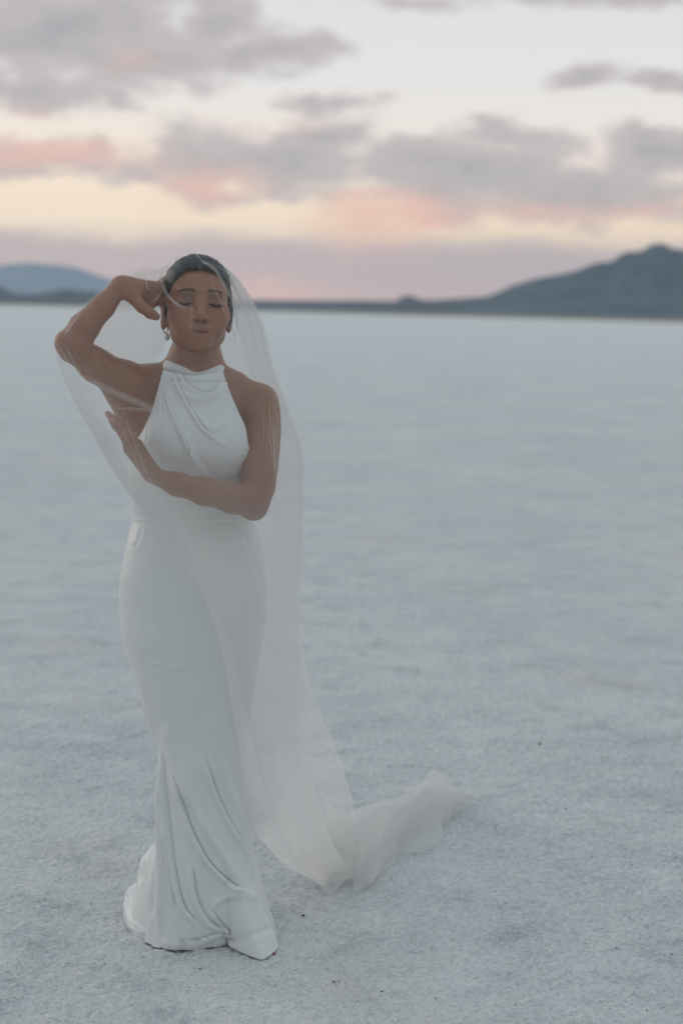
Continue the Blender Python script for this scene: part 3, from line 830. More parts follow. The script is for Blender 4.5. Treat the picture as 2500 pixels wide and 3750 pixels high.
def solve(cx, cy, th_, z, off):
    """radius at which the gown field equals off, per point"""
    lo = np.zeros_like(th_) + .02; hi = np.full_like(th_, .30)
    sx, sy = np.sin(th_), -np.cos(th_)
    for _ in range(26):
        m_ = (lo + hi) / 2
        ins = gown_sdf((cx + sx * m_, cy + sy * m_, z)) < off
        lo = np.where(ins, m_, lo); hi = np.where(ins, hi, m_)
    r_ = (lo + hi) / 2
    return np.stack([cx + sx * r_, cy + sy * r_, z], -1)

def poly_fold(px, py, line, width):
    """signed distance (photo px) to a traced fold line and 0..1 position along it"""
    L = np.asarray(line, float)
    L = interp_curve(L, 4 * len(L))
    best = np.full(px.shape, 1e9); side = np.zeros(px.shape); pos = np.zeros(px.shape)
    n = len(L) - 1
    for i in range(n):
        a_, d_ = L[i], L[i + 1] - L[i]; l2 = d_ @ d_ + 1e-9
        t_ = np.clip(((px - a_[0]) * d_[0] + (py - a_[1]) * d_[1]) / l2, 0, 1)
        ex, ey = px - a_[0] - t_ * d_[0], py - a_[1] - t_ * d_[1]
        dd = ex * ex + ey * ey
        sgn = np.sign(d_[0] * ey - d_[1] * ex)
        m_ = dd < best
        best = np.where(m_, dd, best); side = np.where(m_, sgn, side); pos = np.where(m_, (i + t_) / n, pos)
    return np.sqrt(best) * side / width, pos
def fold_sum(px, py, folds):
    out = np.zeros(px.shape)
    for line, width, amp, kind in folds:
        d, s_ = poly_fold(px, py, line, width * .85)
        fade = np.clip(np.minimum(s_, 1 - s_) / .18, 0, 1); fade = fade * fade * (3 - 2 * fade)
        if kind == 'hang': fade = np.clip(s_ / .3, 0, 1) * np.clip((1 - s_) / .06, 0, 1)
        if kind == 'crease':                            # a lip with a sharp groove beside it
            g = np.exp(-((d - .5) / .8) ** 2) - .9 * np.exp(-((d + .45) / .35) ** 2)
        else: g = np.exp(-d * d)
        out += amp * fade * g
    return out
BOD_F = [([(632, 1360), (668, 1440), (712, 1520), (748, 1572), (800, 1610)], 11, .0065, 'crease'),
         ([(606, 1412), (628, 1490), (660, 1570), (700, 1660), (745, 1735), (775, 1775)], 14, .0075, 'ridge'),
         ([(612, 1440), (640, 1530), (672, 1600), (712, 1690)], 9, .0050, 'crease'),
         ([(645, 1336), (668, 1380), (700, 1420), (770, 1440), (812, 1390)], 12, .0050, 'crease'),
         ([(640, 1350), (670, 1440), (740, 1462), (800, 1440), (822, 1400)], 14, .0050, 'ridge'),
         ([(690, 1480), (730, 1540), (790, 1570), (840, 1540)], 13, .0040, 'ridge'),
         ([(720, 1500), (770, 1590), (850, 1650)], 12, .0030, 'ridge'),
         ([(590, 1440), (584, 1520), (566, 1600)], 6, .0022, 'ridge'), ([(578, 1500), (566, 1570), (545, 1640)], 6, .0022, 'ridge'),
         ([(560, 1540), (548, 1600), (530, 1650)], 5, .0020, 'ridge'), ([(540, 1570), (530, 1620), (516, 1660)], 5, .0020, 'ridge'),
         ([(600, 1460), (604, 1540), (590, 1640)], 6, .0018, 'ridge'), ([(845, 1470), (850, 1560), (830, 1640)], 8, .0016, 'ridge')]
SKT_F = [([(598, 2740), (606, 2880), (622, 3060), (640, 3200), (672, 3320), (740, 3400)], 12, .013, 'crease'),
         ([(600, 2840), (597, 3000), (596, 3150), (592, 3290), (588, 3440)], 9, .016, 'ridge'), ([(574, 2960), (566, 3100), (560, 3240), (556, 3380)], 8, -.010, 'ridge'),
         ([(612, 3010), (618, 3120), (630, 3230), (640, 3340)], 9, .007, 'crease'),
         ([(628, 2800), (672, 2960), (720, 3080), (775, 3170), (850, 3238), (905, 3262)], 12, .014, 'crease'),
         ([(640, 2760), (700, 2930), (770, 3060), (840, 3170), (880, 3240)], 16, .009, 'ridge'),
         ([(600, 2640), (640, 2800), (700, 2960)], 22, .007, 'ridge'),
         ([(735, 2740), (790, 2900), (850, 3030), (905, 3130), (930, 3230)], 15, .010, 'crease'),
         ([(760, 2560), (800, 2760), (850, 2920), (895, 3040)], 17, .007, 'ridge'),
         ([(690, 2500), (720, 2700), (770, 2880)], 22, .005, 'ridge'),
         ([(840, 2700), (870, 2860), (900, 3000), (915, 3100)], 10, .006, 'ridge'),
         ([(700, 3150), (716, 3280), (760, 3370), (830, 3410)], 16, .010, 'crease'),
         ([(560, 3440), (650, 3452), (740, 3440), (830, 3410)], 10, .009, 'crease'), ([(600, 3470), (690, 3462), (790, 3445)], 6, .005, 'ridge'),
         ([(800, 3280), (880, 3270), (940, 3300)], 20, .007, 'ridge'), ([(770, 3330), (812, 3385), (842, 3420), (858, 3470)], 9, .014, 'crease'), ([(870, 3275), (800, 3300), (775, 3340)], 8, .006, 'ridge'), ([(860, 3450), (930, 3420), (1000, 3400)], 14, -.004, 'ridge'),
         ([(500, 2480), (540, 2580), (580, 2700), (610, 2800)], 12, .004, 'ridge'), ([(520, 2560), (560, 2660), (592, 2740)], 7, .004, 'crease'),
         ([(900, 1930), (950, 2090), (966, 2200)], 12, .003, 'ridge'), ([(860, 1925), (920, 2080), (955, 2240)], 12, .003, 'ridge'),
         ([(512, 1925), (504, 1965), (490, 2000)], 9, .002, 'ridge'), ([(535, 1930), (525, 1975), (505, 2020)], 9, .002, 'ridge')]
rs_ = np.random.default_rng(5)
for _ in range(26):                                     # faint tension wrinkles over the hips
    y_ = rs_.uniform(2020, 2520); x_ = rs_.uniform(500, 860); l_ = rs_.uniform(60, 150); s_ = rs_.uniform(-.35, .25)
    SKT_F.append(([(x_, y_), (x_ + l_ / 2, y_ + l_ * s_ * .5 + 6), (x_ + l_, y_ + l_ * s_)], rs_.uniform(5, 9), rs_.uniform(.0006, .0013), 'ridge'))

NT_ = 240
HEM = np.array([(-.500, -.005), (-.488, -.075), (-.45, -.130), (-.414, -.165), (-.36, -.188), (-.304, -.173), (-.248, -.146), (-.205, -.186), (-.162, -.222), (-.132, -.170), (-.130, -.105), (-.150, -.045),
                (-.19, .07), (-.27, .13), (-.38, .14), (-.47, .085)])
HC = np.array([-.325, -.03])
hth = np.arctan2(HEM[:, 0] - HC[0], -(HEM[:, 1] - HC[1])); hr = np.hypot(*(HEM - HC).T)
o_ = np.argsort(hth); hth, hr = hth[o_], hr[o_]
def hem_r(th_): return np.interp(th_, np.concatenate([hth[-1:] - 2 * math.pi, hth, hth[:1] + 2 * math.pi]), np.concatenate([hr[-1:], hr, hr[:1]]))
th_full = np.linspace(-math.pi, math.pi, NT_)
armL = np.array([(1300, 622), (1335, 606), (1350, 601), (1400, 588), (1440, 577), (1505, 560), (1580, 526), (1612, 505), (1650, 480)], float)
armR = np.array([(1300, 806), (1345, 814), (1375, 818), (1440, 841), (1510, 871), (1560, 895), (1620, 905), (1650, 912)], float)
rows = []
bod_py = np.concatenate([np.linspace(1376, 1640, 80)])
skt_py = np.concatenate([np.linspace(1644, 1884, 60), np.linspace(1888, 1930, 18), np.linspace(1936, 3345, 300)])
def zrow(py, Y): return P(715, py, Y)[2]
for py in bod_py:
    k = (py - 1376) / 264
    z0 = zrow(py, -.075 - .04 * k)
    cx = np.interp(k, [0, .3, 1], [P(713, 1350, .02)[0], P(714, 1440, .0)[0], P(704, 1640, 0)[0]]); cy = .02 * (1 - k)
    th_ = np.linspace(-2.3, 2.3, 400)
    z = z0 + .030 * (1 - k) ** 3 * np.clip(np.abs(th_) / 1.4, 0, 1) ** 1.5
    q = solve(cx, cy, th_, z, .006)
    qx, qy = pix(q)
    lb = np.interp(qy, armL[:, 0], armL[:, 1]); rb = np.interp(qy, armR[:, 0], armR[:, 1])
    fr = np.abs(th_) < 2.0
    il = np.nonzero((qx <= lb) & (th_ < 0) & fr)[0]; ir = np.nonzero((qx >= rb) & (th_ > 0) & fr)[0]
    tl = th_[il[-1]] if len(il) else -1.75; tr = th_[ir[0]] if len(ir) else 1.75
    rows.append((tl, tr, cx, cy, z0, k))
tls = np.array([r_[0] for r_ in rows]); trs = np.array([r_[1] for r_ in rows])
ker = np.ones(5) / 5
tls[2:-2] = np.convolve(tls, ker, 'valid'); trs[2:-2] = np.convolve(trs, ker, 'valid')
DV = []
for (tl, tr, cx, cy, z0, k), tl, tr in zip(rows, tls, trs):
    th_ = np.linspace(tl, tr, NT_)
    z = z0 + .030 * (1 - k) ** 3 * np.clip(np.abs(th_) / 1.4, 0, 1) ** 1.5
    DV.append(solve(cx, cy, th_, z, .006))
lastL, lastR = tls[-1], trs[-1]
for py in skt_py:
    Yf = -.10
    z0 = zrow(py, np.interp(py, [1640, 3345], [-.0, -.035]))
    cx, cy = pchip(np.array([z0]), SW[:, 0], SW[:, 1])[0], pchip(np.array([z0]), SW[:, 0], SW[:, 2])[0]
    o2 = np.clip((py - 1640) / 45, 0, 1)
    th_ = np.linspace(lastL * (1 - o2) - math.pi * o2, lastR * (1 - o2) + math.pi * o2, NT_)
    q = solve(cx, cy, th_, np.full(NT_, z0), 0.001 + .005 * (1 - o2))
    if z0 < .30:                                        # spread towards the pool of cloth on the ground
        w_ = np.clip(1 - z0 / .30, 0, 1) ** 2.4
        r_e = np.hypot(q[:, 0] - HC[0], q[:, 1] - HC[1]); a_e = np.arctan2(q[:, 0] - HC[0], -(q[:, 1] - HC[1]))
        r_n = r_e * (1 - w_) + hem_r(a_e) * w_
        q[:, 0] = HC[0] + r_n * np.sin(a_e); q[:, 1] = HC[1] - r_n * np.cos(a_e)
    DV.append(q)
# last rows: cloth lying on the salt
base = DV[-1]
a_e = np.arctan2(base[:, 0] - HC[0], -(base[:, 1] - HC[1])); r_b = np.hypot(base[:, 0] - HC[0], base[:, 1] - HC[1])
zb = base[0, 2]
for s_, zf in ((.3, .72), (.6, .45), (.85, .24), (1.0, .12), (1.0, .03)):
    r_n = r_b * (1 - s_) + hem_r(a_e) * s_
    wob = .010 * (vnoise(a_e * 5 + 30, a_e * 0, 77) - .5) * s_
    DV.append(np.stack([HC[0] + (r_n + wob) * np.sin(a_e), HC[1] - (r_n + wob) * np.cos(a_e), np.full(NT_, max(zb * zf, .004)) + .008 * (vnoise(a_e * 7 + 60, a_e * 0 + s_, 78) - .3) * (zf > .1)], -1))
DV = np.array(DV)                                       # rows x NT_ x 3
nb = len(bod_py)
def normals(g):
    du = np.gradient(g, axis=1); dv = np.gradient(g, axis=0)
    n = np.cross(dv, du); n /= np.linalg.norm(n, axis=2)[..., None] + 1e-12
    return n
Nn = normals(DV)
if Nn[200, NT_ // 2, 1] > 0: Nn = -Nn
px_, py_ = pix(DV.reshape(-1, 3)); px_ = px_.reshape(DV.shape[:2]); py_ = py_.reshape(DV.shape[:2])
front = np.clip((-Nn[..., 1] + .25) / .4, 0, 1)
disp = np.zeros(DV.shape[:2])
disp += fold_sum(px_, py_, BOD_F) * front * (py_ < 1900)
disp += fold_sum(px_, py_, SKT_F) * front * (py_ > 1880)
# waist seam
disp += (.0010 * np.exp(-((py_ - 1902) / 7.0) ** 2) - .0010 * np.exp(-((py_ - 1914) / 4.0) ** 2)) * np.clip((px_ - 480) / 40, 0, 1)
# soft irregular drape and hanging flutes low down, all the way round
rowi = np.arange(DV.shape[0])[:, None]; thi = np.linspace(-math.pi, math.pi, NT_)[None, :]
low_ = np.clip((py_ - 2650) / 650, 0, 1)
seam = np.minimum(1, (math.pi - np.abs(thi)) / .25)
disp += low_ * .010 * (vnoise(thi * 3.4 + 9, rowi / 120, 3) - .5) * seam
disp += .0030 * (fbm(thi * 5 + 4, rowi / 46, 3, 8) - .5) * np.clip((py_ - 1930) / 300, 0, 1) * seam
disp += low_ ** 2 * .007 * (fbm(thi * 7, rowi / 30, 3, 9) - .5) * seam
DV = DV + Nn * disp[..., None]
DV[..., 2] = np.maximum(DV[..., 2], .003)
m_satin, t, o = new_mat('ivory_satin')
tcn = t.node('ShaderNodeTexCoord').outputs['Object']
n = t.noise(tcn, 6.0, 3, 0.5)
lay = t.node('ShaderNodeTexNoise')
c = t.mix(n, (0.75, 0.75, 0.73), (0.79, 0.79, 0.77))
b = principled(t, o, Base_Color=c, Roughness=0.33, Sheen_Weight=0.2, Sheen_Roughness=0.4)
b.inputs['Specular IOR Level'].default_value = 0.45
bmp = t.node('ShaderNodeBump'); bmp.inputs['Strength'].default_value = 0.10; bmp.inputs['Distance'].default_value = 0.0015
t.put(bmp.inputs['Height'], t.noise(t.vmath('MULTIPLY', tcn, (1.0, 1.0, 0.35)), 70.0, 4, 0.6)); t.l.new(bmp.outputs[0], b.inputs['Normal'])
NR = DV.shape[0]
dress = own(mesh_obj('dress', DV.reshape(-1, 3), grid_faces(NR, NT_), m_satin))
sol = dress.modifiers.new('cloth thickness', 'SOLIDIFY'); sol.thickness = .0018; sol.offset = -1

# cowl collar rolled round the neck
NC, NRC = 120, 22
tc_ = np.linspace(-math.pi, math.pi, NC, endpoint=False)
top = np.interp(tc_, [-math.pi, -1.5, -1.0, -.35, .15, .55, 1.0, 1.6, math.pi], [1338, 1330, 1322, 1338, 1366, 1352, 1334, 1340, 1338])
top = np.convolve(np.concatenate([top[-3:], top, top[:3]]), np.ones(7) / 7, 'valid')
CV = []
for j, v in enumerate(np.linspace(0, 1, NRC)):
    # v=0 inside edge, rises over the lip, then falls outside to tuck under
    prof = interp_curve([(.002, .018), (.004, .004), (.009, 0.0), (.0145, .005), (.0175, .018), (.0165, .034), (.0130, .050)], NRC)[j]
    cxy = P(713, 1345, .024)
    fr_ = np.clip(np.cos(tc_), 0, 1)
    rad = .0550 + prof[0] + .006 * fr_ + .004 * fr_ * (prof[1] / .05)
    z = np.array([zrow(q, -.045) for q in top]) - prof[1] * (1.15 - .25 * fr_)
    wob = .0028 * np.sin(tc_ * 3 + v * 5 + 1) + .0030 * (vnoise(tc_ * 4 + v * 2.2 + 20, v * 3.5, 14) - .5) + .003 * np.exp(-((tc_ - .95 + v * .4) / .18) ** 2)
    wob = wob * np.clip(prof[1] / .006, .3, 1)
    CV.append(np.stack([cxy[0] + (rad + wob) * 1.06 * np.sin(tc_), cxy[1] - (rad + wob) * np.cos(tc_) * 1.0, z], -1))
collar = own(mesh_obj('collar', np.array(CV).reshape(-1, 3), grid_faces(NRC, NC, True), m_satin), dress)

# side zip, standing a little off the hip
zp = [(491, 1880), (486, 1920), (478, 1960), (470, 2010), (462, 2040), (452, 2085), (447, 2130), (446, 2200), (449, 2270), (456, 2330)]
pts = []
for a_, b__ in interp_curve(zp, 60):
    pts.append(P(a_ + 3, b__, -.006) + np.array([-.0010 + .0014 * math.sin(b__ * .045), -.010, 0]))
own(mesh_obj('zip', *tube(np.array(pts), .0022, 8), m_satin), dress)

# cloth pooled on the ground at the back left of the hem
def swag(pts, r_, amp, seed, flat=.75):
    c_ = interp_curve(pts, 46); n = len(c_)
    T = np.gradient(c_, axis=0); T /= np.linalg.norm(T, axis=1)[:, None]
    A = np.cross(T, [0, 0, 1.0]); A /= np.linalg.norm(A, axis=1)[:, None] + 1e-9; B = np.cross(A, T)
    th_ = np.linspace(0, 2 * math.pi, 40, endpoint=False)
    rr = interp_curve(np.array(r_)[:, None], n)[:, 0]
    V = []
    for i in range(n):
        k = 1 + amp * (fbm(np.cos(th_) * 1.6 + i / 9 + seed, np.sin(th_) * 1.6, 3, seed) - .5)
        V.append(c_[i] + rr[i] * k[:, None] * (np.cos(th_)[:, None] * A[i] + flat * np.sin(th_)[:, None] * B[i]))
    V = np.array(V).reshape(-1, 3); V[:, 2] = np.maximum(V[:, 2], .003)
    return V, grid_faces(n, 40, True)
pool = join([swag([(-.480, .10, .05), (-.484, .05, .035), (-.482, .0, .026), (-.470, -.06, .020), (-.435, -.115, .018), (-.39, -.145, .016)], [.012, .034, .036, .030, .024, .008], .8, 3),
             swag([(-.44, .13, .10), (-.448, .08, .085), (-.444, .03, .05), (-.436, -.02, .03), (-.425, -.07, .022)], [.010, .036, .038, .030, .010], .9, 6, 1.0),
             swag([(-.435, .11, .16), (-.445, .06, .12), (-.448, .01, .07), (-.440, -.04, .03)], [.008, .030, .034, .010], .8, 9, 1.0)])
own(mesh_obj('pooled_hem', *pool, m_satin), dress)
# toe of the shoe under the front of the hem
m_shoe = plain('red_brown_leather', (0.26, 0.085, 0.065), 0.5)
own(mesh_obj('shoe', *swag([(-.200, -.10, .020), (-.175, -.150, .014), (-.155, -.180, .007), (-.132, -.192, .004)], [.018, .020, .016, .004], .1, 2, .45), m_shoe))
# ------------------------------------------------------------------ the veil: sheer tulle
m_veil, t, o = new_mat('tulle')
# a net seen aslant covers more of what is behind it: cover = 1 - (1 - a)^(1/cos)
geo = t.node('ShaderNodeNewGeometry')
cosv = t.math('MAXIMUM', t.math('ABSOLUTE', t.vmath('DOT_PRODUCT', geo.outputs['Normal'], geo.outputs['Incoming'])), 0.16)
tcn = t.node('ShaderNodeTexCoord').outputs['Object']
dens = t.node('ShaderNodeAttribute', attribute_name='layers').outputs['Fac']
open_ = t.lin(t.noise(tcn, 26.0, 3, 0.6), 0.3, 0.7, 0.745, 0.72)
cover = t.math('SUBTRACT', 1.0, t.math('POWER', open_, t.math('MULTIPLY', t.math('DIVIDE', 1.0, cosv), dens)))
# threads and holes far finer than a pixel
wnz = t.node('ShaderNodeTexWhiteNoise', noise_dimensions='3D')
t.put(wnz.inputs['Vector'], t.vmath('FLOOR', t.vmath('MULTIPLY', tcn, (5000.0, 5000.0, 5000.0))))
cover = t.math('LESS_THAN', wnz.outputs['Value'], cover)
dif = t.node('ShaderNodeBsdfDiffuse'); dif.inputs[0].default_value = (0.87, 0.86, 0.85, 1)
trl = t.node('ShaderNodeBsdfTranslucent'); trl.inputs[0].default_value = (0.87, 0.85, 0.83, 1)
m1 = t.node('ShaderNodeMixShader'); m1.inputs[0].default_value = 0.58
t.l.new(dif.outputs[0], m1.inputs[1]); t.l.new(trl.outputs[0], m1.inputs[2])
tr = t.node('ShaderNodeBsdfTransparent')
m2 = t.node('ShaderNodeMixShader'); t.put(m2.inputs[0], cover)
t.l.new(tr.outputs[0], m2.inputs[1]); t.l.new(m1.outputs[0], m2.inputs[2])
t.l.new(m2.outputs[0], o.inputs[0])

dress_bvh = BVHTree.FromPolygons([tuple(v) for v in DV.reshape(-1, 3)], [tuple(q) for q in grid_faces(NR, NT_).tolist()])
def push_out(V, gap, only=None):
    """keep the cloth outside body, hair and gown"""
    V = V.copy()
    for bvh in (body_bvh, hair_bvh, dress_bvh):
        for i in range(len(V)):
            q = Vector(V[i])
            h = bvh.find_nearest(q, .06)
            if h[0] is None: continue
            n_ = h[1]; d_ = (q - h[0]).dot(n_)
            if bvh is dress_bvh and n_.dot(h[0] - Vector((float(DV[300, :, 0].mean()), 0.0, h[0].z))) < 0: d_, n_ = -d_, -n_
            if d_ < gap: V[i] = np.array(h[0] + n_ * gap)
    return V
def lap(g, n, lam=.5, keep_edges=True):
    g = g.copy()
    for _ in range(n):
        a_ = g.copy()
        a_[1:-1, 1:-1] += lam * ((g[:-2, 1:-1] + g[2:, 1:-1] + g[1:-1, :-2] + g[1:-1, 2:]) / 4 - g[1:-1, 1:-1])
        g = a_
    return g
def sheet(cols, nr, nc):
    """cols: guide curves (photo px, photo py, depth); a smooth surface through them"""
    K = np.array([[P(*q) for q in c_] for c_ in cols])       # columns x knots x 3
    A = np.stack([interp_curve(c_, nr) for c_ in K], 1)      # nr x columns x 3
    return np.stack([interp_curve(A[i], nc) for i in range(nr)], 0)
def ripple(g, amp, freq, seed, sharp=1.0):
    """folds that run down the sheet, deeper towards the hem"""
    n_ = normals(g)
    nr, nc = g.shape[:2]
    u = np.linspace(0, 1, nc)[None, :]; v = np.linspace(0, 1, nr)[:, None]
    ph = freq * u + 0.9 * vnoise(u * 2 + seed, v * 1.6, seed)
    w_ = vnoise(ph, v * 0.8 + seed, seed + 3) - .5 + .35 * (vnoise(ph * 2.1 + 5, v * 1.1, seed + 7) - .5)
    a_ = amp(v) if callable(amp) else amp
    return g + n_ * (w_ * a_)[..., None]

FR = [[(700, 949, .03), (598, 975, -.03), (462, 988, -.085), (322, 1100, -.145), (203, 1235, -.185), (236, 1390, -.20), (338, 1590, -.225), (440, 1765, -.245), (585, 1960, -.245), (725, 2140, -.215), (800, 2350, -.175), (850, 2600, -.13), (893, 2850, -.06), (935, 3030, .02), (1040, 3170, .10), (1150, 3228, .17)],
      [(706, 948, .02), (640, 985, -.07), (560, 1040, -.115), (450, 1150, -.165), (330, 1290, -.205), (350, 1440, -.215), (430, 1600, -.245), (530, 1775, -.265), (655, 1965, -.270), (768, 2150, -.235), (846, 2350, -.185), (898, 2600, -.135), (945, 2840, -.06), (1000, 3010, .02), (1085, 3150, .11), (1175, 3235, .18)],
      [(714, 946, .0), (690, 990, -.09), (668, 1090, -.125), (640, 1200, -.15), (600, 1310, -.17), (560, 1450, -.19), (590, 1610, -.22), (650, 1790, -.255), (740, 1975, -.255), (822, 2160, -.215), (888, 2360, -.17), (938, 2600, -.125), (985, 2830, -.055), (1040, 2995, .02), (1115, 3130, .11), (1200, 3232, .19)],
      [(720, 945, -.01), (738, 992, -.10), (748, 1095, -.135), (755, 1195, -.150), (752, 1310, -.145), (745, 1450, -.16), (752, 1620, -.205), (785, 1800, -.245), (842, 1985, -.235), (898, 2165, -.19), (948, 2365, -.15), (990, 2600, -.11), (1035, 2820, -.045), (1085, 2980, .03), (1150, 3110, .12), (1230, 3226, .20)],
      [(732, 945, .0), (792, 985, -.06), (840, 1085, -.09), (868, 1195, -.095), (893, 1310, -.085), (930, 1450, -.075), (955, 1620, -.105), (960, 1800, -.165), (975, 1985, -.17), (1000, 2165, -.13), (1030, 2370, -.09), (1062, 2590, -.06), (1095, 2790, -.01), (1135, 2950, .05), (1190, 3090, .13), (1262, 3210, .21)],
      [(742, 946, .02), (846, 1000, -.01), (920, 1100, -.015), (963, 1205, -.005), (990, 1320, .0), (1042, 1480, .0), (1100, 1630, -.01), (1110, 1800, -.02), (1106, 1985, -.025), (1097, 2165, -.02), (1105, 2370, .0), (1130, 2560, .02), (1142, 2740, .05), (1170, 2910, .10), (1215, 3060, .16), (1290, 3190, .23)]]
BK = [[(712, 951, .06), (735, 990, .115), (760, 1090, .150), (790, 1210, .165), (820, 1330, .165), (850, 1490, .160), (870, 1640, .155), (880, 1800, .15), (885, 1985, .15), (890, 2165, .16), (890, 2370, .17), (880, 2590, .18), (885, 2790, .20), (960, 2960, .22), (1060, 3080, .24), (1180, 3190, .26)],
      [(725, 949, .05), (790, 985, .09), (840, 1090, .12), (875, 1210, .135), (905, 1330, .14), (950, 1490, .14), (985, 1640, .13), (990, 1800, .13), (990, 1985, .13), (990, 2165, .14), (995, 2370, .15), (1005, 2590, .17), (1030, 2790, .20), (1090, 2950, .23), (1150, 3070, .25), (1225, 3170, .28)],
      [(738, 947, .04), (832, 990, .04), (895, 1095, .055), (935, 1205, .07), (965, 1325, .08), (1015, 1485, .085), (1065, 1635, .08), (1078, 1800, .08), (1075, 1985, .08), (1070, 2165, .09), (1075, 2370, .12), (1105, 2590, .17), (1145, 2780, .21), (1190, 2930, .25), (1235, 3045, .28), (1285, 3140, .31)],
      [(746, 947, .03), (852, 1000, .01), (927, 1098, .01), (970, 1203, .02), (997, 1322, .03), (1052, 1485, .035), (1108, 1640, .03), (1113, 1800, .025), (1108, 1985, .02), (1098, 2165, .025), (1107, 2370, .06), (1158, 2580, .14), (1222, 2722, .20), (1272, 2868, .26), (1304, 2985, .31), (1328, 3070, .36)]]
WN = [[(470, 1010, -.06), (455, 1075, -.04), (360, 1150, -.07), (280, 1250, -.085), (330, 1330, -.06), (430, 1395, .0)],
      [(530, 990, .0), (520, 1070, .02), (450, 1170, .015), (400, 1265, .01), (430, 1340, .03), (490, 1400, .06)],
      [(600, 985, .04), (590, 1075, .075), (545, 1180, .075), (505, 1270, .07), (495, 1330, .07), (512, 1380, .075)],
      [(660, 975, .06), (640, 1060, .10), (622, 1170, .095), (606, 1255, .085), (580, 1312, .08), (540, 1360, .085)]]
gF = sheet(FR, 300, 190)
gF = ripple(gF, lambda v: .002 + .030 * np.clip((v - .35) / .6, 0, 1) ** 1.2, 6.0, 3)
def front_y(g):
    """depth of the foremost surface of the figure in front of each vertex (1.0 where none)"""
    V = g.reshape(-1, 3); out = np.full(len(V), 1.0)
    dirn = Vector((0, 1, 0))
    for bvh in (body_bvh, hair_bvh, dress_bvh):
        for i in range(len(V)):
            h = bvh.ray_cast(Vector((V[i, 0], -1.0, V[i, 2])), dirn, 1.4)
            if h[0] is not None and h[0].y < out[i]: out[i] = h[0].y
    return out.reshape(g.shape[:2])
# drape: relax the sheet over the figure, never closer than a few millimetres
fy = front_y(gF)
want = gF[..., 1].copy()
lim = np.where(fy < .9, fy - .006, 9.0)
lim = np.where(gF[..., 1] > fy + .12, 9.0, lim)              # parts that hang behind stay behind
y_ = np.minimum(want, lim)
ds = np.linalg.norm(np.diff(gF[..., [0, 2]], axis=0), axis=2) + 1e-5; du_ = np.linalg.norm(np.diff(gF[..., [0, 2]], axis=1), axis=2) + 1e-5
for _ in range(2):                                           # cloth falls away from what it rests on only gently
    for i in range(1, y_.shape[0]): y_[i] = np.minimum(y_[i], y_[i - 1] + np.interp(i / y_.shape[0], [.55, .66], [.32, 1.1]) * ds[i - 1])
    for i in range(y_.shape[0] - 2, -1, -1): y_[i] = np.minimum(y_[i], y_[i + 1] + .75 * ds[i])
    for j in range(1, y_.shape[1]): y_[:, j] = np.minimum(y_[:, j], y_[:, j - 1] + .6 * du_[:, j - 1])
    for j in range(y_.shape[1] - 2, -1, -1): y_[:, j] = np.minimum(y_[:, j], y_[:, j + 1] + .6 * du_[:, j])
want = y_.copy()
for it in range(70):
    a_ = y_.copy()
    a_[1:-1, 1:-1] = (y_[:-2, 1:-1] + y_[2:, 1:-1] + y_[1:-1, :-2] + y_[1:-1, 2:]) / 4
    a_[:, 0] = y_[:, 0]; a_[1:-1, 0] = (y_[:-2, 0] + y_[2:, 0]) / 2
    a_[1:-1, -1] = (y_[:-2, -1] + y_[2:, -1]) / 2
    y_ = np.minimum(a_ * .9 + .1 * np.minimum(want, a_ + .01), lim)
gF[..., 1] = y_
gF = lap(gF, 3)
gB = ripple(sheet(BK, 220, 90), lambda v: .012 + .030 * v, 4.0, 21)
gW = ripple(sheet(WN, 90, 70), .008, 3.0, 33)
for g in (gF, gB, gW): g[..., 2] = np.maximum(g[..., 2], .006)

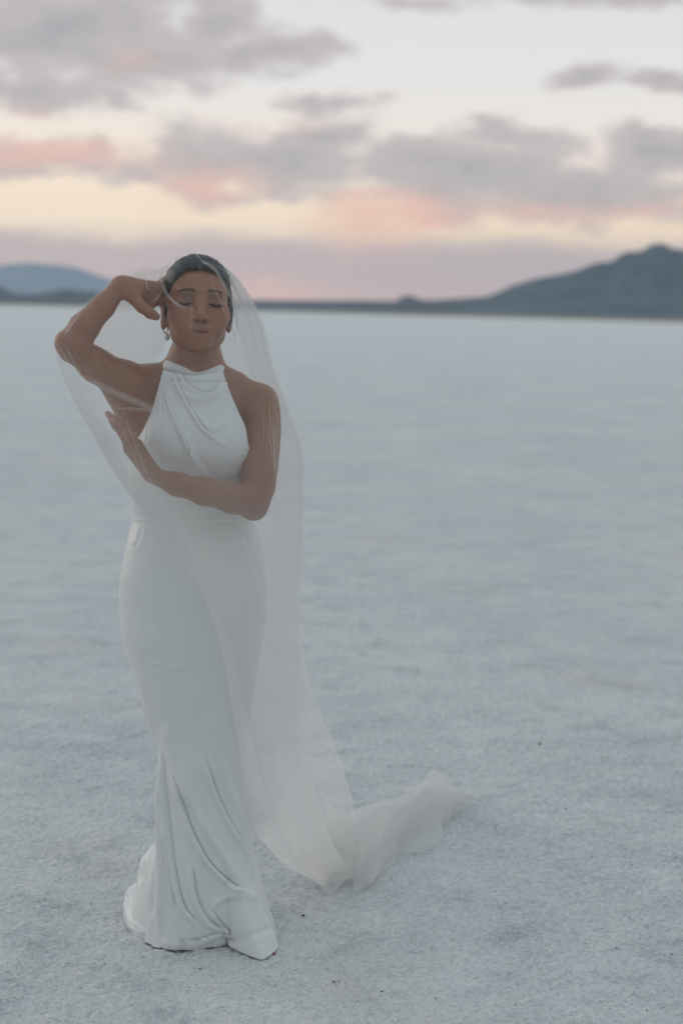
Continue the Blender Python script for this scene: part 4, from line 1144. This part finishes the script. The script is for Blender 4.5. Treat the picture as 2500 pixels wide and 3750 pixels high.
def strip(line, width, seed, lift=.004, n=40, m=7):
    """a narrow turned-over tuck in the net, following the face or gown under it"""
    c_ = interp_curve([P(*q) for q in line], n)
    T = np.gradient(c_, axis=0); T /= np.linalg.norm(T, axis=1)[:, None]
    view = c_ - CAM; view /= np.linalg.norm(view, axis=1)[:, None]
    A = np.cross(T, view); A /= np.linalg.norm(A, axis=1)[:, None]
    s_ = np.linspace(0, 1, n); wd = width * np.sin(np.pi * np.clip(s_ * .92 + .04, 0, 1)) ** .5
    g = c_[:, None] + A[:, None] * (np.linspace(-.5, .5, m)[None, :, None] * wd[:, None, None])
    g = g - view[:, None] * (lift + .004 * np.sin(np.linspace(0, math.pi, m)))[None, :, None]
    return push_out(g.reshape(-1, 3), .008).reshape(g.shape)
TUCK = [([(700, 950, .0), (745, 960, -.05), (785, 985, -.075), (815, 1030, -.085), (838, 1075, -.085), (850, 1100, -.08)], .0095, 1.5),
        ([(584, 985, -.02), (592, 1030, -.06), (610, 1075, -.085), (636, 1105, -.11), (664, 1120, -.13), (700, 1128, -.135)], .0090, 1.4),
        ([(596, 1050, -.05), (588, 1075, -.05), (574, 1095, -.06), (560, 1106, -.07)], .0065, 1.2),
        ([(520, 985, -.06), (532, 1020, -.08), (540, 1050, -.10), (552, 1066, -.10)], .0030, 1.4),
        ([(590, 982, -.01), (640, 962, .0), (690, 950, .0)], .0060, 1.6),
        ([(693, 1078, -.13), (699, 1115, -.14), (702, 1150, -.15), (699, 1185, -.15), (694, 1204, -.15)], .0050, .60),
        ([(772, 1008, -.10), (782, 1045, -.115), (798, 1085, -.12), (815, 1125, -.12), (830, 1165, -.115), (835, 1190, -.11)], .0042, .60),
        ([(730, 972, -.07), (736, 990, -.09), (742, 1004, -.10)], .0045, .30),
        ([(308, 1378, -.21), (380, 1418, -.22), (450, 1450, -.22), (520, 1480, -.215), (570, 1508, -.20), (610, 1545, -.20)], .020, 1.2),
        ([(420, 1494, -.23), (470, 1496, -.23), (520, 1500, -.22), (572, 1512, -.20)], .010, .9),
        ([(222, 1275, -.20), (258, 1345, -.21), (300, 1400, -.215), (350, 1470, -.22)], .0050, 1.0), ([(245, 1272, -.20), (280, 1345, -.21), (320, 1400, -.215)], .0040, 1.0),
        ([(300, 1140, -.16), (262, 1190, -.18), (232, 1232, -.19)], .0060, 1.2), ([(330, 1095, -.15), (300, 1130, -.165), (270, 1165, -.175)], .005, 1.0),
        ([(450, 1500, -.24), (500, 1640, -.25), (560, 1780, -.27), (640, 1900, -.28)], .004, .8)]
rs_ = np.random.default_rng(12)
for _ in range(16):                                       # fine pulls over the folded arm
    x_ = rs_.uniform(965, 1012); y_ = rs_.uniform(1430, 1600); l_ = rs_.uniform(90, 230); s_ = rs_.uniform(-.02, .16)
    TUCK.append(([(x_, y_, -.08), (x_ + l_ * s_ * .4, y_ + l_ * .5, -.10), (x_ + l_ * s_, y_ + l_, -.12)], rs_.uniform(.0012, .0024), .9))
sheets = [(gF, 1.0), (gB, 1.5), (gW, 1.7)]
for line, wd, dn_ in TUCK: sheets.append((strip(line, wd, 1), dn_))
VV, VF, VD, k_ = [], [], [], 0
for g, dn_ in sheets:
    VV.append(g.reshape(-1, 3)); VF.append(grid_faces(*g.shape[:2]) + k_); k_ += g.shape[0] * g.shape[1]
    e_ = np.full(g.shape[:2], dn_)
    if g.shape[1] == 7: e_ = e_ * np.array([.0, .35, .8, 1.0, .8, .35, .0])[None, :] * np.sin(np.pi * np.linspace(.02, .98, g.shape[0]))[:, None] ** .6
    if g is gF:
        # face and chest lie under one thin layer; the gathered skirt of the veil is denser
        e_ *= np.interp(np.linspace(0, 1, g.shape[0]), [0, .08, .15, .4, .6, 1], [.08, .20, .30, .45, 1.7, 2.3])[:, None]
        band = np.clip((np.linspace(0, 1, g.shape[0])[:, None] - .27) / .10, 0, 1)
        e_[:, :2] += 1.2 * band; e_[:, -2:] += 1.0; e_[:, :64] += np.interp(np.linspace(0, 1, g.shape[0]), [.45, .6], [2.2, 3.2])[:, None] * np.linspace(1, 0, 64)[None, :] ** 1.2 * band     # the front edge is turned in and gathered
    if g is gB: e_[:, -2:] += 1.2
    VD.append(e_.ravel())
veil = own(mesh_obj('veil', np.concatenate(VV), np.concatenate(VF), m_veil))
av = veil.data.attributes.new('layers', 'FLOAT', 'POINT'); av.data.foreach_set('value', np.concatenate(VD).astype(np.float32))

# train of the veil, blown along the ground
TR = [[(1120, 3215), (1215, 3262), (1290, 3238), (1340, 3245), (1400, 3170), (1480, 3110), (1560, 3060), (1640, 3010), (1690, 2985), (1745, 2960)],
      [(1160, 3190), (1240, 3215), (1310, 3200), (1370, 3150), (1430, 3090), (1500, 3040), (1570, 3000), (1640, 2970), (1695, 2955), (1745, 2945)],
      [(1190, 3150), (1260, 3160), (1325, 3120), (1385, 3060), (1440, 3020), (1500, 2985), (1560, 2955), (1630, 2935), (1690, 2930), (1740, 2932)],
      [(1215, 3110), (1275, 3095), (1330, 3045), (1385, 3000), (1440, 2970), (1485, 2940), (1530, 2920), (1600, 2912), (1670, 2915), (1730, 2925)]]
def ground_sheet(cols, nr, nc, hgt, seed, zs):
    K = np.array([[G(*q) for q in c_] for c_ in cols])
    A = np.stack([interp_curve(c_, nr) for c_ in K], 1)
    g = np.stack([interp_curve(A[i], nc) for i in range(nr)], 0)
    u = np.linspace(0, 1, nc)[None, :]; v = np.linspace(0, 1, nr)[:, None]
    # ragged outline: the sheet is gathered and let out along its length
    mid_ = g.mean(1, keepdims=True)
    wid = .75 + .75 * vnoise(v * 7 + seed, v * 0, seed)
    g = mid_ + (g - mid_) * wid[..., None]
    edge = np.abs(u - .5) * 2
    fl = .06 * (vnoise(v * 13 + seed, np.sign(u - .5) * 3, seed + 4) - .5) * edge ** 2
    g[..., 0] += fl; g[..., 1] -= fl * .4
    arch = np.sin(np.pi * np.clip(u * .94 + .03, 0, 1)) ** .8
    h_ = hgt(v) * arch * (.30 + 1.4 * vnoise(u * 2.5 + v * 2 + seed, v * 6 - u * 2, seed)) + .018 * vnoise(u * 7 + v * 3, v * 16 - u * 5, seed + 6) * arch
    g[..., 2] = zs + h_
    g[..., 2] = np.maximum(g[..., 2], .006)
    return lap(g, 4)
hg = lambda v: np.interp(v, [0, .1, .3, .5, .7, .85, 1], [.14, .13, .09, .07, .065, .035, .006])
layers_ = [(ground_sheet(TR, 150, 80, lambda v, k=k: hg(v) * k, sd, .006), 1.0) for k, sd in ((1.0, 3), (.72, 17), (.40, 29))]
VV, VF, VD, k_ = [], [], [], 0
for g, dn_ in layers_:
    VV.append(g.reshape(-1, 3)); VF.append(grid_faces(*g.shape[:2]) + k_); k_ += g.shape[0] * g.shape[1]
    VD.append(np.repeat(np.interp(np.linspace(0, 1, g.shape[0]), [0, .7, .85, 1], [1.5, 1.2, .7, .15]), g.shape[1]) * dn_)
train = own(mesh_obj('train', np.concatenate(VV), np.concatenate(VF), m_veil), veil)
av = train.data.attributes.new('layers', 'FLOAT', 'POINT'); av.data.foreach_set('value', np.concatenate(VD).astype(np.float32))

# ------------------------------------------------------------------ specks of dirt on the salt
m_dirt = plain('dark_dirt', (0.045, 0.043, 0.042), 0.9)
CL = 'tiny dark clod in the loose cluster towards the right edge of the flat'
PR = 'tiny dark clod, one of a close pair near the bottom edge'
SPK = [(1975, 2727, 7, 'farthest dark clod, on the salt beyond the end of the veil train'), (2071, 2963, 6, 'dark clod on the salt to the right of the veil train'),
       (2167, 3140, 4, CL), (2286, 3137, 4, CL), (2311, 3175, 5, CL), (2370, 3164, 4, CL), (2278, 3178, 3, CL),
       (1812, 3265, 4, 'lone dark clod on bare salt left of the loose cluster of clods'), (2253, 3476, 4, 'dark clod on the salt below the loose cluster at the right'),
       (2457, 3497, 4, 'dark clod on the salt close to the right edge of the photo'), (2366, 3705, 4, 'dark clod nearest the bottom right corner of the salt'),
       (1949, 3384, 3, 'small dark clod on bare salt right of the middle foreground'), (1594, 3663, 4, 'dark clod right of the close pair, nearer the bottom middle'),
       (1398, 3631, 4, 'dark clod just right of the close pair of clods'), (1220, 3606, 4, PR), (1241, 3604, 4, PR),
       (733, 3549, 6, 'dark clod lying on the salt in front of the gown hem'), (875, 3585, 2, 'smallest dark clod, in front of the toe of the gown'),
       (1969, 3638, 3, 'small dark clod low down, between the bottom middle and the corner'), (1886, 3685, 3, 'small dark clod at the bottom edge, right of the middle'),
       (1110, 3362, 6, 'dark clod on the salt between the gown hem and the veil train')]
base_sp = None
for i, (a_, b_, r_, lb_) in enumerate(SPK):
    c_ = G(a_, b_); c_[2] = float(salt_height(np.array([c_[0]]), np.array([c_[1]]))[0])
    rr = .85 * r_ * .00062 * (3.35 + c_[1]) / 3.35 * 1.15
    if base_sp is None:
        th_ = np.linspace(0, 2 * math.pi, 9, endpoint=False)
        sv = []
        for k, (zr, rr_) in enumerate(((-.3, .75), (.15, 1.0), (.55, .7), (.8, .15))):
            for q in th_: sv.append((rr_ * (1 + .35 * math.sin(3 * q + k)) * math.cos(q), rr_ * (1 + .3 * math.sin(2 * q + 2 * k)) * math.sin(q), zr))
        base_sp = mesh_obj('dirt_clod', sv, grid_faces(4, 9, True), m_dirt)
        ob = base_sp
    else:
        ob = base_sp.copy(); COL.objects.link(ob)
    ob.location = tuple(c_); ob.scale = (rr, rr * random.uniform(.7, 1.2), rr); ob.rotation_euler = (0, 0, random.uniform(0, 6))
    tag(ob, lb_, 'dirt clod', 'dark clods scattered on the salt')
